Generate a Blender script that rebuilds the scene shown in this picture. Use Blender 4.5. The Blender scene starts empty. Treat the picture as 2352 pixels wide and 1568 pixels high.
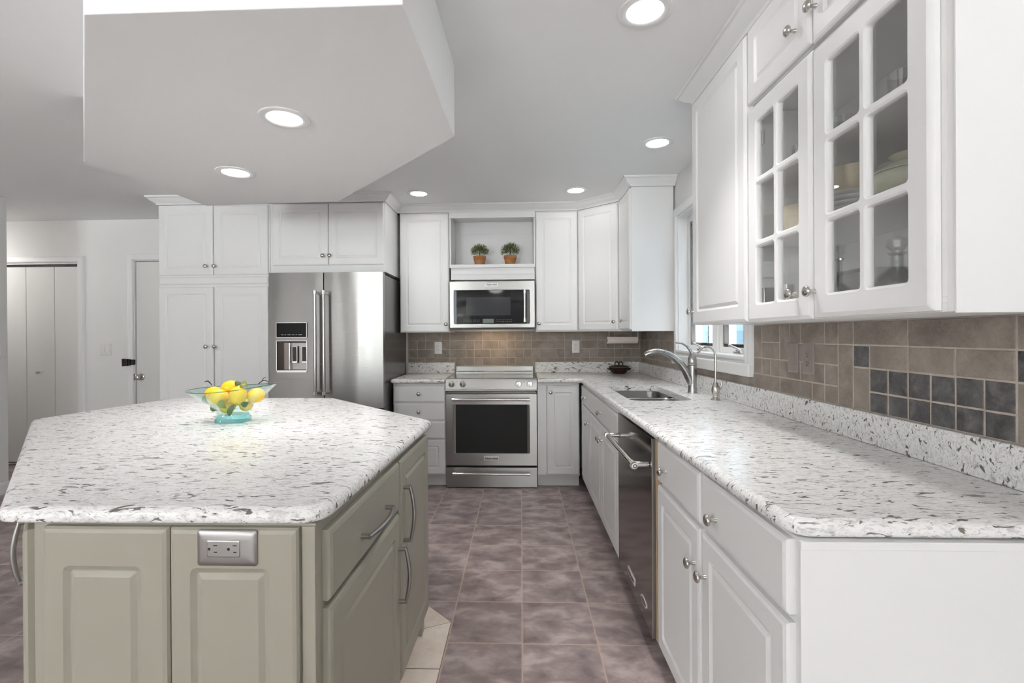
import bpy, math, random
from mathutils import Matrix, Vector
from mathutils.geometry import tessellate_polygon

random.seed(7)
SC = bpy.context.scene
COL = SC.collection
PI = math.pi
R = math.radians

# ------------------------------------------------------------------ camera
EYE = 1.28
def camera_axes(yaw, pit, rol):
    cy, sy, cp, sp, cr, sr = math.cos(yaw), math.sin(yaw), math.cos(pit), math.sin(pit), math.cos(rol), math.sin(rol)
    Ry = Matrix(((cy, 0, sy), (0, 1, 0), (-sy, 0, cy)))
    Rx = Matrix(((1, 0, 0), (0, cp, -sp), (0, sp, cp)))
    Rz = Matrix(((cr, -sr, 0), (sr, cr, 0), (0, 0, 1)))
    m = Rz @ Rx @ Ry
    w = lambda r: Vector((r[0], r[2], -r[1]))
    return w(m[0]), -w(m[1]), -w(m[2])
cam_data = bpy.data.cameras.new('camera')
cam = bpy.data.objects.new('camera', cam_data)
COL.objects.link(cam)
rt, up, bk = camera_axes(R(2.0209), R(0.1259), R(-0.3524))
cm = Matrix((rt, up, bk)).transposed().to_4x4()
cm.translation = (0, 0, EYE)
cam.matrix_world = cm
cam_data.sensor_width = 36
cam_data.lens = 17.0
cam_data.shift_x = (1176 - 1157.13) / 2352
cam_data.shift_y = (770.78 - 784) / 2352
cam_data.clip_start = 0.02
SC.camera = cam

# ------------------------------------------------------------------ view, world, daylight
SC.view_settings.view_transform = 'Standard'
SC.view_settings.look = 'None'
SC.view_settings.gamma = 1
SC.view_settings.use_curve_mapping = False
SC.view_settings.exposure = EXPOSURE = 0.83
WORLD_STRENGTH = 9.5
CAN_POWER = 1.0

world = bpy.data.worlds.new('world')
SC.world = world
world.use_nodes = True
wn = world.node_tree.nodes
wl = world.node_tree.links
wn.clear()
tc = wn.new('ShaderNodeTexCoord')
sep = wn.new('ShaderNodeSeparateXYZ')
wl.new(tc.outputs['Generated'], sep.inputs[0])
nz = wn.new('ShaderNodeTexNoise')
nz.inputs['Scale'].default_value = 22
nz.inputs['Detail'].default_value = 6
wl.new(tc.outputs['Generated'], nz.inputs['Vector'])
leafy = wn.new('ShaderNodeValToRGB')
leafy.color_ramp.elements[0].position = 0.35
leafy.color_ramp.elements[0].color = (0.05, 0.06, 0.04, 1)
leafy.color_ramp.elements[1].position = 0.68
leafy.color_ramp.elements[1].color = (0.55, 0.56, 0.50, 1)
wl.new(nz.outputs['Fac'], leafy.inputs[0])
hz = wn.new('ShaderNodeMapRange')
hz.inputs['From Min'].default_value = 0.12
hz.inputs['From Max'].default_value = 0.30
wl.new(sep.outputs['Z'], hz.inputs['Value'])
mixw = wn.new('ShaderNodeMix')
mixw.data_type = 'RGBA'
wl.new(hz.outputs['Result'], mixw.inputs['Factor'])
wl.new(leafy.outputs['Color'], mixw.inputs['A'])
mixw.inputs['B'].default_value = (0.80, 0.81, 0.85, 1)
ground_fill = wn.new('ShaderNodeMapRange')          # unseen bright ground added below the horizon to light the ceiling
ground_fill.inputs['From Min'].default_value = -0.02
ground_fill.inputs['From Max'].default_value = -0.10
wl.new(sep.outputs['Z'], ground_fill.inputs['Value'])
mixg = wn.new('ShaderNodeMix')
mixg.data_type = 'RGBA'
wl.new(ground_fill.outputs['Result'], mixg.inputs['Factor'])
wl.new(mixw.outputs['Result'], mixg.inputs['A'])
mixg.inputs['B'].default_value = (2.2, 2.17, 2.12, 1)
bg = wn.new('ShaderNodeBackground')
bg.inputs['Strength'].default_value = WORLD_STRENGTH
wl.new(mixg.outputs['Result'], bg.inputs['Color'])
wo = wn.new('ShaderNodeOutputWorld')
wl.new(bg.outputs[0], wo.inputs[0])

def portal(name, loc, rot, sx, sy):
    l = bpy.data.lights.new(name, 'AREA')
    l.shape = 'RECTANGLE'
    l.size, l.size_y = sx, sy
    l.cycles.is_portal = True
    o = bpy.data.objects.new(name, l)
    COL.objects.link(o)
    o.location = loc
    o.rotation_euler = rot
    return o
REAR_Y = -8.0
portal('daylight_portal', (-1.5, REAR_Y - 0.05, 1.23), (R(90), 0, 0), 5.2, 2.2)
portal('daylight_portal.001', (1.27, 3.0, 1.64), (0, R(90), 0), 1.0, 1.05)

# ------------------------------------------------------------------ material helpers
class NT:
    def __init__(s, name):
        s.mat = bpy.data.materials.new(name)
        s.mat.use_nodes = True
        s.n = s.mat.node_tree.nodes
        s.l = s.mat.node_tree.links
        s.p = s.n['Principled BSDF']
        s.out = s.n['Material Output']
    def new(s, t, **kw):
        n = s.n.new('ShaderNode' + t)
        for k, v in kw.items():
            if hasattr(n, k):
                setattr(n, k, v)
            else:
                n.inputs[k.replace('_', ' ')].default_value = v
        return n
    def link(s, a, b):
        s.l.new(a, b)
    def math(s, op, a, b=None, c=None):
        n = s.n.new('ShaderNodeMath')
        n.operation = op
        for i, q in enumerate((a, b, c)):
            if q is None:
                continue
            if isinstance(q, (int, float)):
                n.inputs[i].default_value = q
            else:
                s.l.new(q, n.inputs[i])
        return n.outputs[0]
    def mix(s, f, a, b):
        n = s.n.new('ShaderNodeMix')
        n.data_type = 'RGBA'
        for k, q in (('Factor', f), ('A', a), ('B', b)):
            if isinstance(q, (int, float)):
                n.inputs[k].default_value = q
            elif isinstance(q, tuple):
                n.inputs[k].default_value = (*q, 1) if len(q) == 3 else q
            else:
                s.l.new(q, n.inputs[k])
        return n.outputs['Result']
    def ramp(s, f, stops):
        n = s.n.new('ShaderNodeValToRGB')
        e = n.color_ramp.elements
        while len(e) < len(stops):
            e.new(0.5)
        for i, (p, c) in enumerate(stops):
            e[i].position = p
            e[i].color = (*c, 1) if len(c) == 3 else c
        s.l.new(f, n.inputs[0])
        return n.outputs['Color']
    def coord(s, kind='Object', scale=(1, 1, 1), rot=(0, 0, 0), loc=(0, 0, 0)):
        t = s.n.new('ShaderNodeTexCoord')
        m = s.n.new('ShaderNodeMapping')
        m.inputs['Scale'].default_value = scale
        m.inputs['Rotation'].default_value = rot
        m.inputs['Location'].default_value = loc
        s.l.new(t.outputs[kind], m.inputs['Vector'])
        return m.outputs[0]
    def world_coord(s, scale=(1, 1, 1)):
        g = s.n.new('ShaderNodeNewGeometry')
        m = s.n.new('ShaderNodeMapping')
        m.inputs['Scale'].default_value = scale
        s.l.new(g.outputs['Position'], m.inputs['Vector'])
        return m.outputs[0]
    def noise(s, vec, scale, detail=3, rough=0.5, dist=0.0):
        n = s.n.new('ShaderNodeTexNoise')
        n.inputs['Scale'].default_value = scale
        n.inputs['Detail'].default_value = detail
        n.inputs['Roughness'].default_value = rough
        n.inputs['Distortion'].default_value = dist
        s.l.new(vec, n.inputs['Vector'])
        return n
    def bump(s, h, strength, dist=0.002):
        b = s.n.new('ShaderNodeBump')
        b.inputs['Strength'].default_value = strength
        b.inputs['Distance'].default_value = dist
        s.l.new(h, b.inputs['Height'])
        s.l.new(b.outputs[0], s.p.inputs['Normal'])
    def base(s, col, rough=0.5, metal=0.0, spec=0.5):
        if isinstance(col, tuple):
            s.p.inputs['Base Color'].default_value = (*col, 1)
        else:
            s.l.new(col, s.p.inputs['Base Color'])
        if isinstance(rough, (int, float)):
            s.p.inputs['Roughness'].default_value = rough
        else:
            s.l.new(rough, s.p.inputs['Roughness'])
        s.p.inputs['Metallic'].default_value = metal
        s.p.inputs['Specular IOR Level'].default_value = spec
        return s.mat

def paint(name, col, rough=0.45, grain=0.05, scale=160, spec=0.4):
    t = NT(name)
    v = t.coord()
    n = t.noise(v, scale, 4)
    n2 = t.noise(v, 2.3, 2)
    c = t.mix(t.math('MULTIPLY', n2.outputs['Fac'], 0.5), tuple(x * 0.985 for x in col), tuple(min(1, x * 1.015) for x in col))
    t.bump(n.outputs['Fac'], grain, 0.001)
    return t.base(c, rough, 0, spec)

def metal(name, col, rough, brush=0.0, axis=0, sheet=False):
    t = NT(name)
    sc = [260.0, 260.0, 260.0]
    sc[axis] = 3.0
    n = t.noise(t.coord(scale=tuple(sc)), 1.0, 3)
    r = t.math('MULTIPLY_ADD', n.outputs['Fac'], 0.02 if brush else 0.02, rough - 0.01 if brush else rough - 0.01)
    if brush:                                   # fine level grain smears reflections up and down
        t.p.inputs['Anisotropic'].default_value = 0.85
        t.p.inputs['Anisotropic Rotation'].default_value = 0.25
        tg = t.n.new('ShaderNodeTangent'); tg.direction_type = 'RADIAL'; tg.axis = 'Z'
        t.link(tg.outputs[0], t.p.inputs['Tangent'])
    if sheet:                                   # rolled sheet is never quite flat: slow upright waves
        w = t.noise(t.coord(scale=(4.5, 4.5, .45)), 1.0, 1)
        t.bump(w.outputs['Fac'], 1.0, 0.010)
    c = t.mix(n.outputs['Fac'], tuple(x * 0.94 for x in col), col)
    return t.base(c, r, 1.0)

M = {}
M['cabinet_white'] = paint('cabinet_white', (0.845, 0.845, 0.845), 0.38, 0.02, 220)
M['trim_white'] = paint('trim_white', (0.845, 0.845, 0.845), 0.42, 0.02, 200)
M['wall_paint'] = paint('wall_paint', (0.80, 0.795, 0.785), 0.75, 0.10, 90)
M['door_paint'] = paint('door_paint', (0.78, 0.775, 0.76), 0.5, 0.03, 150)
M['sage'] = paint('sage_paint', (0.335, 0.319, 0.264), 0.40, 0.03, 200)
M['cabinet_inside'] = paint('cabinet_inside', (0.90, 0.895, 0.885), 0.5, 0.02, 200)
M['plastic_white'] = paint('plastic_white', (0.78, 0.77, 0.76), 0.35, 0.01, 100)
M['wood'] = paint('raw_wood', (0.50, 0.37, 0.25), 0.6, 0.1, 120)

def ceiling_material():
    t = NT('ceiling_texture')
    v = t.coord()
    a = t.noise(v, 7, 5, 0.6, 0.8)
    b = t.noise(v, 60, 4, 0.55)
    m = t.math('MULTIPLY', t.math('GREATER_THAN', a.outputs['Fac'], 0.52), b.outputs['Fac'])
    h = t.math('ADD', t.math('MULTIPLY', b.outputs['Fac'], 0.5), m)
    t.bump(h, 0.12, 0.003)
    return t.base((0.885, 0.885, 0.885), 0.8, 0, 0.2)
M['ceiling'] = ceiling_material()

M['steel'] = metal('brushed_steel', (0.40, 0.396, 0.388), 0.30, 0.05, 0)
M['steel_v'] = metal('brushed_steel_upright', (0.33, 0.327, 0.32), 0.27, 0.03, 0, True)
M['steel_dark'] = metal('dark_steel', (0.22, 0.195, 0.185), 0.15)
M['faucet_steel'] = metal('faucet_steel', (0.42, 0.415, 0.405), 0.26)
M['chrome'] = metal('chrome', (0.78, 0.77, 0.76), 0.12)
M['nickel'] = metal('satin_nickel', (0.56, 0.54, 0.51), 0.24)
M['plate_silver'] = metal('plate_silver', (0.36, 0.355, 0.345), 0.36)
M['plate_bronze'] = paint('plate_bronze', (0.285, 0.243, 0.225), 0.28, 0.02, 200)

def plain(name, col, rough=0.5, met=0.0, spec=0.5):
    t = NT(name)
    n = t.noise(t.coord(), 40, 3)
    c = t.mix(n.outputs['Fac'], tuple(x * 0.93 for x in col), tuple(min(1, x * 1.07) for x in col))
    return t.base(c, rough, met, spec)
M['black_glass'] = plain('black_glass', (0.005, 0.005, 0.006), 0.04, 0, 0.16)
M['cook_glass'] = plain('cooktop_glass', (0.03, 0.03, 0.03), 0.09, 0, 0.9)
M['screen_mesh'] = plain('microwave_screen', (0.035, 0.037, 0.042), 0.10, 0, 0.2)
M['display_grey'] = plain('display_grey', (0.12, 0.16, 0.14), 0.15)
M['black'] = plain('black_plastic', (0.012, 0.012, 0.013), 0.4)
M['dark_gap'] = plain('dark_gap', (0.02, 0.02, 0.02), 0.8)
M['fridge_side'] = plain('fridge_side', (0.19, 0.185, 0.185), 0.22, 0.6)
M['ink'] = plain('ink', (0.03, 0.03, 0.035), 0.5)
M['legend'] = plain('legend', (0.5, 0.52, 0.5), 0.5)
M['badge'] = plain('badge_silver', (0.74, 0.73, 0.71), 0.35, 0.3)
M['yellow'] = None
M['paper'] = plain('paper_towel', (0.80, 0.70, 0.64), 0.9)
M['cardboard'] = plain('cardboard', (0.16, 0.11, 0.10), 0.9)
M['slot'] = plain('slot_black', (0.004, 0.004, 0.004), 0.6)
M['bronze'] = plain('dark_bronze', (0.05, 0.045, 0.04), 0.4, 0.5)

def emit(name, col, s):
    t = NT(name)
    t.p.inputs['Emission Color'].default_value = (*col, 1)
    t.p.inputs['Emission Strength'].default_value = s
    return t.base((0.9, 0.9, 0.9), 0.5)
M['lens'] = emit('lamp_lens', (1.0, 0.97, 0.93), 14.0)
M['dome'] = emit('fill_dome_lens', (0.975, 0.985, 1.0), 105.0)  # for the unseen bowl lights added as fill behind the camera
M['dome_dim'] = emit('dome_lens_dim', (1.0, 0.985, 0.96), 14.0)
M['hall_fill'] = emit('hall_fill_lens', (1.0, 0.97, 0.94), 16.0)  # for the unseen bowl light added to brighten the hall
M['hood_lens'] = emit('hood_lens', (1.0, 0.72, 0.45), 60.0)

def quartz():
    t = NT('speckled_quartz')
    v = t.coord()
    # slow swirl that bends the streaks
    w = t.noise(v, 9, 3)
    off = t.n.new('ShaderNodeVectorMath'); off.operation = 'MULTIPLY_ADD'
    t.link(w.outputs['Color'], off.inputs[0])
    off.inputs[1].default_value = (0.035, 0.05, 0.05)
    t.link(v, off.inputs[2])
    def stretch(sx, sy, sz):
        m = t.n.new('ShaderNodeMapping')
        m.inputs['Scale'].default_value = (sx, sy, sz)
        m.inputs['Rotation'].default_value = (0, 0, R(7))
        t.link(off.outputs[0], m.inputs['Vector'])
        return m.outputs[0]
    wisps = t.noise(stretch(26, 105, 62), 1.0, 5, 0.68, 0.8)
    fine = t.noise(stretch(75, 260, 160), 1.0, 4, 0.62, 0.5)
    flecks = t.noise(stretch(24, 88, 58), 1.0, 3, 0.5, 0.9)
    big = t.noise(stretch(13, 40, 30), 1.0, 2, 0.4, 0.6)
    tint = t.noise(v, 5, 2)
    white = t.mix(tint.outputs['Fac'], (0.84, 0.835, 0.83), (0.89, 0.885, 0.88))
    c = t.mix(t.math('MULTIPLY', t.ramp(wisps.outputs['Fac'], [(0.50, (0, 0, 0)), (0.64, (1, 1, 1))]), 0.55), white, (0.40, 0.39, 0.38))
    c = t.mix(t.math('MULTIPLY', t.ramp(fine.outputs['Fac'], [(0.54, (0, 0, 0)), (0.68, (1, 1, 1))]), 0.68), c, (0.33, 0.32, 0.31))
    fc = t.mix(t.ramp(tint.outputs['Fac'], [(0.45, (0, 0, 0)), (0.6, (1, 1, 1))]), (0.13, 0.125, 0.12), (0.24, 0.205, 0.18))
    c = t.mix(t.ramp(flecks.outputs['Fac'], [(0.607, (0, 0, 0)), (0.65, (1, 1, 1))]), c, fc)
    c = t.mix(t.ramp(big.outputs['Fac'], [(0.695, (0, 0, 0)), (0.72, (1, 1, 1))]), c, (0.17, 0.16, 0.15))
    return t.base(c, 0.22, 0, 0.3)
M['quartz'] = quartz()

TILE = 0.3117
FLOOR_Y0 = 0.1802
def floor_tiles():
    t = NT('slate_floor_tile')
    v = t.coord()
    s = t.n.new('ShaderNodeSeparateXYZ'); t.link(v, s.inputs[0])
    fx = t.math('DIVIDE', t.math('ADD', s.outputs['X'], 0.0015 + 40 * TILE), TILE)
    fy = t.math('DIVIDE', t.math('ADD', s.outputs['Y'], FLOOR_Y0 + 40 * TILE), TILE)
    ix, iy = t.math('FLOOR', fx), t.math('FLOOR', fy)
    rx, ry = t.math('FRACT', fx), t.math('FRACT', fy)
    ex = t.math('MINIMUM', rx, t.math('SUBTRACT', 1.0, rx))
    ey = t.math('MINIMUM', ry, t.math('SUBTRACT', 1.0, ry))
    e = t.math('MULTIPLY', t.math('MINIMUM', ex, ey), TILE)
    wob = t.noise(v, 60, 2)
    e = t.math('ADD', e, t.math('MULTIPLY', t.math('SUBTRACT', wob.outputs['Fac'], 0.5), 0.0012))
    groove = t.ramp(e, [(0.0026, (1, 1, 1)), (0.0042, (0, 0, 0))])
    cmb = t.n.new('ShaderNodeCombineXYZ'); t.link(ix, cmb.inputs[0]); t.link(iy, cmb.inputs[1])
    wn_ = t.n.new('ShaderNodeTexWhiteNoise'); wn_.noise_dimensions = '3D'; t.link(cmb.outputs[0], wn_.inputs[0])
    off = t.n.new('ShaderNodeVectorMath'); off.operation = 'MULTIPLY_ADD'
    t.link(wn_.outputs['Color'], off.inputs[0]); off.inputs[1].default_value = (9, 9, 9); t.link(v, off.inputs[2])
    mp = t.n.new('ShaderNodeMapping'); mp.inputs['Scale'].default_value = (1, 1.5, 1); t.link(off.outputs[0], mp.inputs[0])
    cloud = t.noise(mp.outputs[0], 7.5, 4, 0.55, 0.3)
    streak_map = t.n.new('ShaderNodeMapping'); streak_map.inputs['Scale'].default_value = (14, 60, 1)
    streak_map.inputs['Rotation'].default_value = (0, 0, R(20)); t.link(off.outputs[0], streak_map.inputs[0])
    streak = t.noise(streak_map.outputs[0], 1.0, 4, 0.6, 1.2)
    c = t.ramp(cloud.outputs['Fac'], [(0.30, (0.160, 0.125, 0.126)), (0.50, (0.335, 0.270, 0.265)), (0.71, (0.62, 0.53, 0.515))])
    c = t.mix(t.math('MULTIPLY', streak.outputs['Fac'], 0.35), c, (0.24, 0.192, 0.19))
    c = t.mix(t.math('MULTIPLY', wn_.outputs['Value'], 0.22), c, (0.20, 0.158, 0.156))
    c = t.mix(groove, c, (0.54, 0.40, 0.335))
    h = t.math('SUBTRACT', t.math('MULTIPLY', streak.outputs['Fac'], 0.5), groove)
    t.bump(h, 0.35, 0.002)
    return t.base(c, t.math('MULTIPLY_ADD', cloud.outputs['Fac'], -0.12, 0.42), 0, 0.5)

def stone(name, dark, mid, light, scale=9, rough=0.55, island=True):
    t = NT(name)
    v = t.world_coord()
    if island:
        g = t.n.new('ShaderNodeNewGeometry')
        rnd = g.outputs['Random Per Island']
        add = t.n.new('ShaderNodeVectorMath'); add.operation = 'ADD'
        cmb = t.n.new('ShaderNodeCombineXYZ')
        t.link(t.math('MULTIPLY', rnd, 31.0), cmb.inputs[0]); t.link(t.math('MULTIPLY', rnd, 17.0), cmb.inputs[2])
        t.link(v, add.inputs[0]); t.link(cmb.outputs[0], add.inputs[1])
        v = add.outputs[0]
    a = t.noise(v, scale, 5, 0.55, 0.4)
    b = t.noise(v, scale * 9, 4, 0.6, 1.0)
    f = t.math('ADD', t.math('MULTIPLY', a.outputs['Fac'], 0.7), t.math('MULTIPLY', b.outputs['Fac'], 0.3))
    c = t.ramp(f, [(0.36, dark), (0.5, mid), (0.64, light)])
    if island:
        c = t.mix(t.math('MULTIPLY', rnd, 0.35), c, tuple(x * 1.15 for x in mid))
    t.bump(b.outputs['Fac'], 0.25, 0.002)
    return t.base(c, rough, 0, 0.35)
M['tile_taupe'] = stone('taupe_stone_tile', (0.200, 0.168, 0.144), (0.280, 0.240, 0.208), (0.370, 0.322, 0.283))
M['tile_slate'] = stone('charcoal_stone_tile', (0.045, 0.044, 0.048), (0.105, 0.10, 0.102), (0.19, 0.18, 0.175), 22)
M['grout'] = stone('grout', (0.42, 0.365, 0.31), (0.50, 0.44, 0.38), (0.56, 0.50, 0.44), 30, 0.9, False)
M['tile_cream'] = stone('cream_stone_tile', (0.60, 0.50, 0.42), (0.73, 0.64, 0.56), (0.82, 0.75, 0.68), 6, 0.4)
M['joint'] = plain('dark_joint', (0.10, 0.075, 0.065), 0.9)

def thin_glass(name, tint, gloss=0.09, rough=0.0):
    t = NT(name)
    tr = t.n.new('ShaderNodeBsdfTransparent'); tr.inputs[0].default_value = (*tint, 1)
    gl = t.n.new('ShaderNodeBsdfGlossy'); gl.inputs['Roughness'].default_value = rough; gl.inputs[0].default_value = (1, 1, 1, 1)
    lw = t.n.new('ShaderNodeFresnel')
    gg = t.n.new('ShaderNodeNewGeometry')
    t.link(t.math('MULTIPLY_ADD', gg.outputs['Backfacing'], 1 / 1.45 - 1.45, 1.45), lw.inputs['IOR'])
    nn = t.noise(t.coord(), 3.0, 2)
    f = t.math('MULTIPLY_ADD', lw.outputs[0], 1.0, gloss * 0.3)
    f = t.math('MULTIPLY', f, t.math('MULTIPLY_ADD', nn.outputs['Fac'], 0.02, 0.99))
    mx = t.n.new('ShaderNodeMixShader')
    t.link(f, mx.inputs[0]); t.link(tr.outputs[0], mx.inputs[1]); t.link(gl.outputs[0], mx.inputs[2])
    t.link(mx.outputs[0], t.out.inputs[0])
    return t.mat
M['pane'] = thin_glass('cabinet_glass', (0.995, 0.998, 0.998), 0.10)
M['window_glass'] = thin_glass('window_glass', (0.94, 0.97, 0.98), 0.05)
M['aqua_glass'] = thin_glass('aqua_glass', (0.91, 0.975, 0.96), 0.0)
M['aqua_foot'] = thin_glass('aqua_foot_glass', (0.58, 0.88, 0.89), 0.10)
M['aqua_rim'] = thin_glass('aqua_rim_glass', (0.30, 0.55, 0.50), 0.15)
M['clear_glass'] = thin_glass('clear_glass', (0.92, 0.93, 0.93), 0.35)
# ------------------------------------------------------------------ mesh helpers
class MB:
    def __init__(s):
        s.v, s.f, s.mi = [], [], []
    def add(s, vs, fs, mi=0):
        b = len(s.v)
        s.v += [tuple(q) for q in vs]
        for f in fs:
            s.f.append([b + i for i in f]); s.mi.append(mi)
        return s
    def box(s, x0, x1, y0, y1, z0, z1, mi=0):
        vs = [(x0, y0, z0), (x1, y0, z0), (x1, y1, z0), (x0, y1, z0), (x0, y0, z1), (x1, y0, z1), (x1, y1, z1), (x0, y1, z1)]
        return s.add(vs, [(0, 3, 2, 1), (4, 5, 6, 7), (0, 1, 5, 4), (1, 2, 6, 5), (2, 3, 7, 6), (3, 0, 4, 7)], mi)
    def loft(s, rings, cap0=True, cap1=True, closed=True, mi=0):
        n = len(rings[0]); b = len(s.v)
        for r in rings:
            s.v += [tuple(q) for q in r]
        for k in range(len(rings) - 1):
            for i in range(n if closed else n - 1):
                j = (i + 1) % n
                s.f.append([b + k * n + i, b + k * n + j, b + (k + 1) * n + j, b + (k + 1) * n + i]); s.mi.append(mi)
        if cap0:
            s.f.append([b + i for i in reversed(range(n))]); s.mi.append(mi)
        if cap1:
            q = b + (len(rings) - 1) * n
            s.f.append([q + i for i in range(n)]); s.mi.append(mi)
        return s
    def prism(s, poly, z0, z1, mi=0):
        return s.loft([[(x, y, z0) for x, y in poly], [(x, y, z1) for x, y in poly]], mi=mi)
    def lathe(s, prof, at=(0, 0, 0), mat=None, seg=24, mi=0, sx=1.0, sy=1.0):
        mat = mat or Matrix.Identity(3)
        rings = []
        for r, h in prof:
            r = max(r, 1e-5)
            rings.append([Vector(at) + mat @ Vector((r * sx * math.cos(2 * PI * i / seg), r * sy * math.sin(2 * PI * i / seg), h)) for i in range(seg)])
        return s.loft(rings, mi=mi)
    def tube(s, pts, rad, seg=12, mi=0, flat=1.0):
        pts = [Vector(p) for p in pts]
        n = len(pts)
        rad = [rad] * n if isinstance(rad, (int, float)) else rad
        tan = []
        for i in range(n):
            d = pts[min(n - 1, i + 1)] - pts[max(0, i - 1)]
            tan.append(d.normalized())
        u = tan[0].orthogonal().normalized()
        rings = []
        for i in range(n):
            u = (u - tan[i] * u.dot(tan[i])).normalized()
            w = tan[i].cross(u)
            rings.append([pts[i] + (u * math.cos(2 * PI * k / seg) + w * math.sin(2 * PI * k / seg) * flat) * rad[i] for k in range(seg)])
        return s.loft(rings, mi=mi)
    def xf(s, m, start=0):
        s.v[start:] = [tuple(m @ Vector(q)) for q in s.v[start:]]
        return s
AX_OUT = Matrix(((1, 0, 0), (0, 0, -1), (0, 1, 0)))      # lathe axis towards -Y
AX_X = Matrix(((0, 0, 1), (0, 1, 0), (-1, 0, 0)))        # lathe axis towards +X

def build(name, mb, mats, parent=None, smooth=35, bev=0.0, seg=2):
    me = bpy.data.meshes.new(name)
    me.from_pydata(mb.v, [], mb.f)
    mats = mats if isinstance(mats, (list, tuple)) else [mats]
    for m in mats:
        me.materials.append(M[m] if isinstance(m, str) else m)
    me.polygons.foreach_set('material_index', mb.mi)
    import bmesh
    bm = bmesh.new(); bm.from_mesh(me)
    bmesh.ops.recalc_face_normals(bm, faces=bm.faces)
    bm.to_mesh(me); bm.free()
    me.update()
    if smooth:
        me.shade_smooth()
        me.set_sharp_from_angle(angle=R(smooth))
    o = bpy.data.objects.new(name, me)
    COL.objects.link(o)
    if parent is not None:
        o.parent = parent
    if bev:
        b = o.modifiers.new('edge', 'BEVEL')
        b.width = bev; b.segments = seg; b.limit_method = 'ANGLE'; b.angle_limit = R(40)
    return o
def thing(name, label, cat, loc=(0, 0, 0), rz=0.0, group=None):
    o = bpy.data.objects.new(name, None)
    COL.objects.link(o)
    o.empty_display_size = 0.05
    o.location = loc
    o.rotation_euler = (0, 0, rz)
    return tag(o, label, cat, group)
def tag(o, label, cat, group=None):
    o['label'] = label; o['category'] = cat
    if group:
        o['group'] = group
    return o
def struct(o):
    o['kind'] = 'structure'
    return o
def base_origin(o):
    """move a single-mesh thing's origin to the middle of its base"""
    vs = [v.co for v in o.data.vertices]
    c = Vector(((min(v.x for v in vs) + max(v.x for v in vs)) / 2, (min(v.y for v in vs) + max(v.y for v in vs)) / 2, min(v.z for v in vs)))
    o.data.transform(Matrix.Translation(-c))
    o.location = o.matrix_basis @ c
    return o

def rr(x0, x1, z0, z1, r, n=4):
    """rounded rectangle, counter-clockwise"""
    r = max(1e-4, min(r, (x1 - x0) / 2 - 1e-4, (z1 - z0) / 2 - 1e-4))
    out = []
    for cx, cz, a0 in ((x1 - r, z0 + r, -90), (x1 - r, z1 - r, 0), (x0 + r, z1 - r, 90), (x0 + r, z0 + r, 180)):
        for k in range(n + 1):
            a = R(a0 + 90 * k / n)
            out.append((cx + r * math.cos(a), cz + r * math.sin(a)))
    return out
def face_rings(mb, x0, x1, z0, z1, prof, mi=0):
    """prof: (inset, y, corner radius) from the back edge to the field; closes the field with a face"""
    mb.loft([[(x, y, z) for x, z in rr(x0 + i, x1 - i, z0 + i, z1 - i, rad)] for i, y, rad in prof], mi=mi)
    return mb
def raised_panel(x0, x1, z0, z1, t=0.02, fr=0.056, y=0.0):
    g = t
    return face_rings(MB(), x0, x1, z0, z1, [
        (0, y, .001), (0, y - t + .008, .001), (.004, y - t + .003, .002), (.0115, y - t, .004),
        (fr, y - t, .013), (fr + .004, y - t + .003, .012), (fr + .010, y - t + .0062, .009), (fr + .013, y - t + .0062, .003),
        (fr + .0225, y - t + .0012, .002), (fr + .0235, y - t + .0006, .002)])
def slab(x0, x1, z0, z1, t=0.02, y=0.0):
    return face_rings(MB(), x0, x1, z0, z1, [
        (0, y, .001), (0, y - t + .008, .001), (.004, y - t + .003, .002), (.0115, y - t, .004), (.0125, y - t, .004)])
KNOB = [(.0068, 0), (.0060, .004), (.0050, .010), (.0055, .015), (.0095, .0185), (.0150, .0215), (.0165, .0250), (.0145, .0290), (.0095, .0318), (.004, .0330), (0, .0332)]
def knob(parent, x, z, y=-0.02, mat='nickel'):
    return build('knob', MB().lathe(KNOB, (x, y, z), AX_OUT, 20), mat, parent, 60)
def bow_pull(parent, a, b, y=-0.02, h=0.034, r=0.0058):
    a, b = Vector((a[0], y, a[1])), Vector((b[0], y, b[1]))
    mb = MB()
    mb.tube([a, a + Vector((0, -h * .72, 0))], r * 1.15, 12)
    mb.tube([b, b + Vector((0, -h * .72, 0))], r * 1.15, 12)
    pts, rad = [], []
    for k in range(17):
        u = k / 16
        pts.append(a.lerp(b, -0.03 + 1.06 * u) + Vector((0, -(h * .66 + h * .42 * math.sin(PI * u)), 0)))
        rad.append(r * (0.95 + 0.25 * math.sin(PI * u)))
    mb.tube(pts, rad, 12)
    return build('handle', mb, 'plate_silver', parent, 50)
def door(parent, x0, x1, z0, z1, kx=None, kz=None, fr=0.056, mat='cabinet_white', name='door', flat=False, y=0.0, t=0.02):
    mb = slab(x0, x1, z0, z1, t, y) if flat else raised_panel(x0, x1, z0, z1, t, fr, y)
    d = build(name, mb, mat, parent, 9)
    if kx is not None:
        knob(d, kx, kz, y - t)
    return d
def bar_handle(parent, a, b, y, stand, r=0.010, mat='chrome', name='handle', capmat='chrome'):
    """cylindrical pro handle: bar from a to b standing off the face, with end brackets"""
    a, b = Vector(a), Vector(b)
    mb = MB()
    mb.tube([a, b], r, 20)
    d = (b - a).normalized()
    for p, q in ((a, 1), (b, -1)):
        c = p + d * q * 0.012
        mb.tube([p - d * q * .002, p + d * q * .024], r * 1.28, 20, 1)
        mb.tube([c, c + Vector((0, stand, 0))], r * .95, 14, 1)
    return build(name, mb, [mat, capmat], parent, 40)
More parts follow.
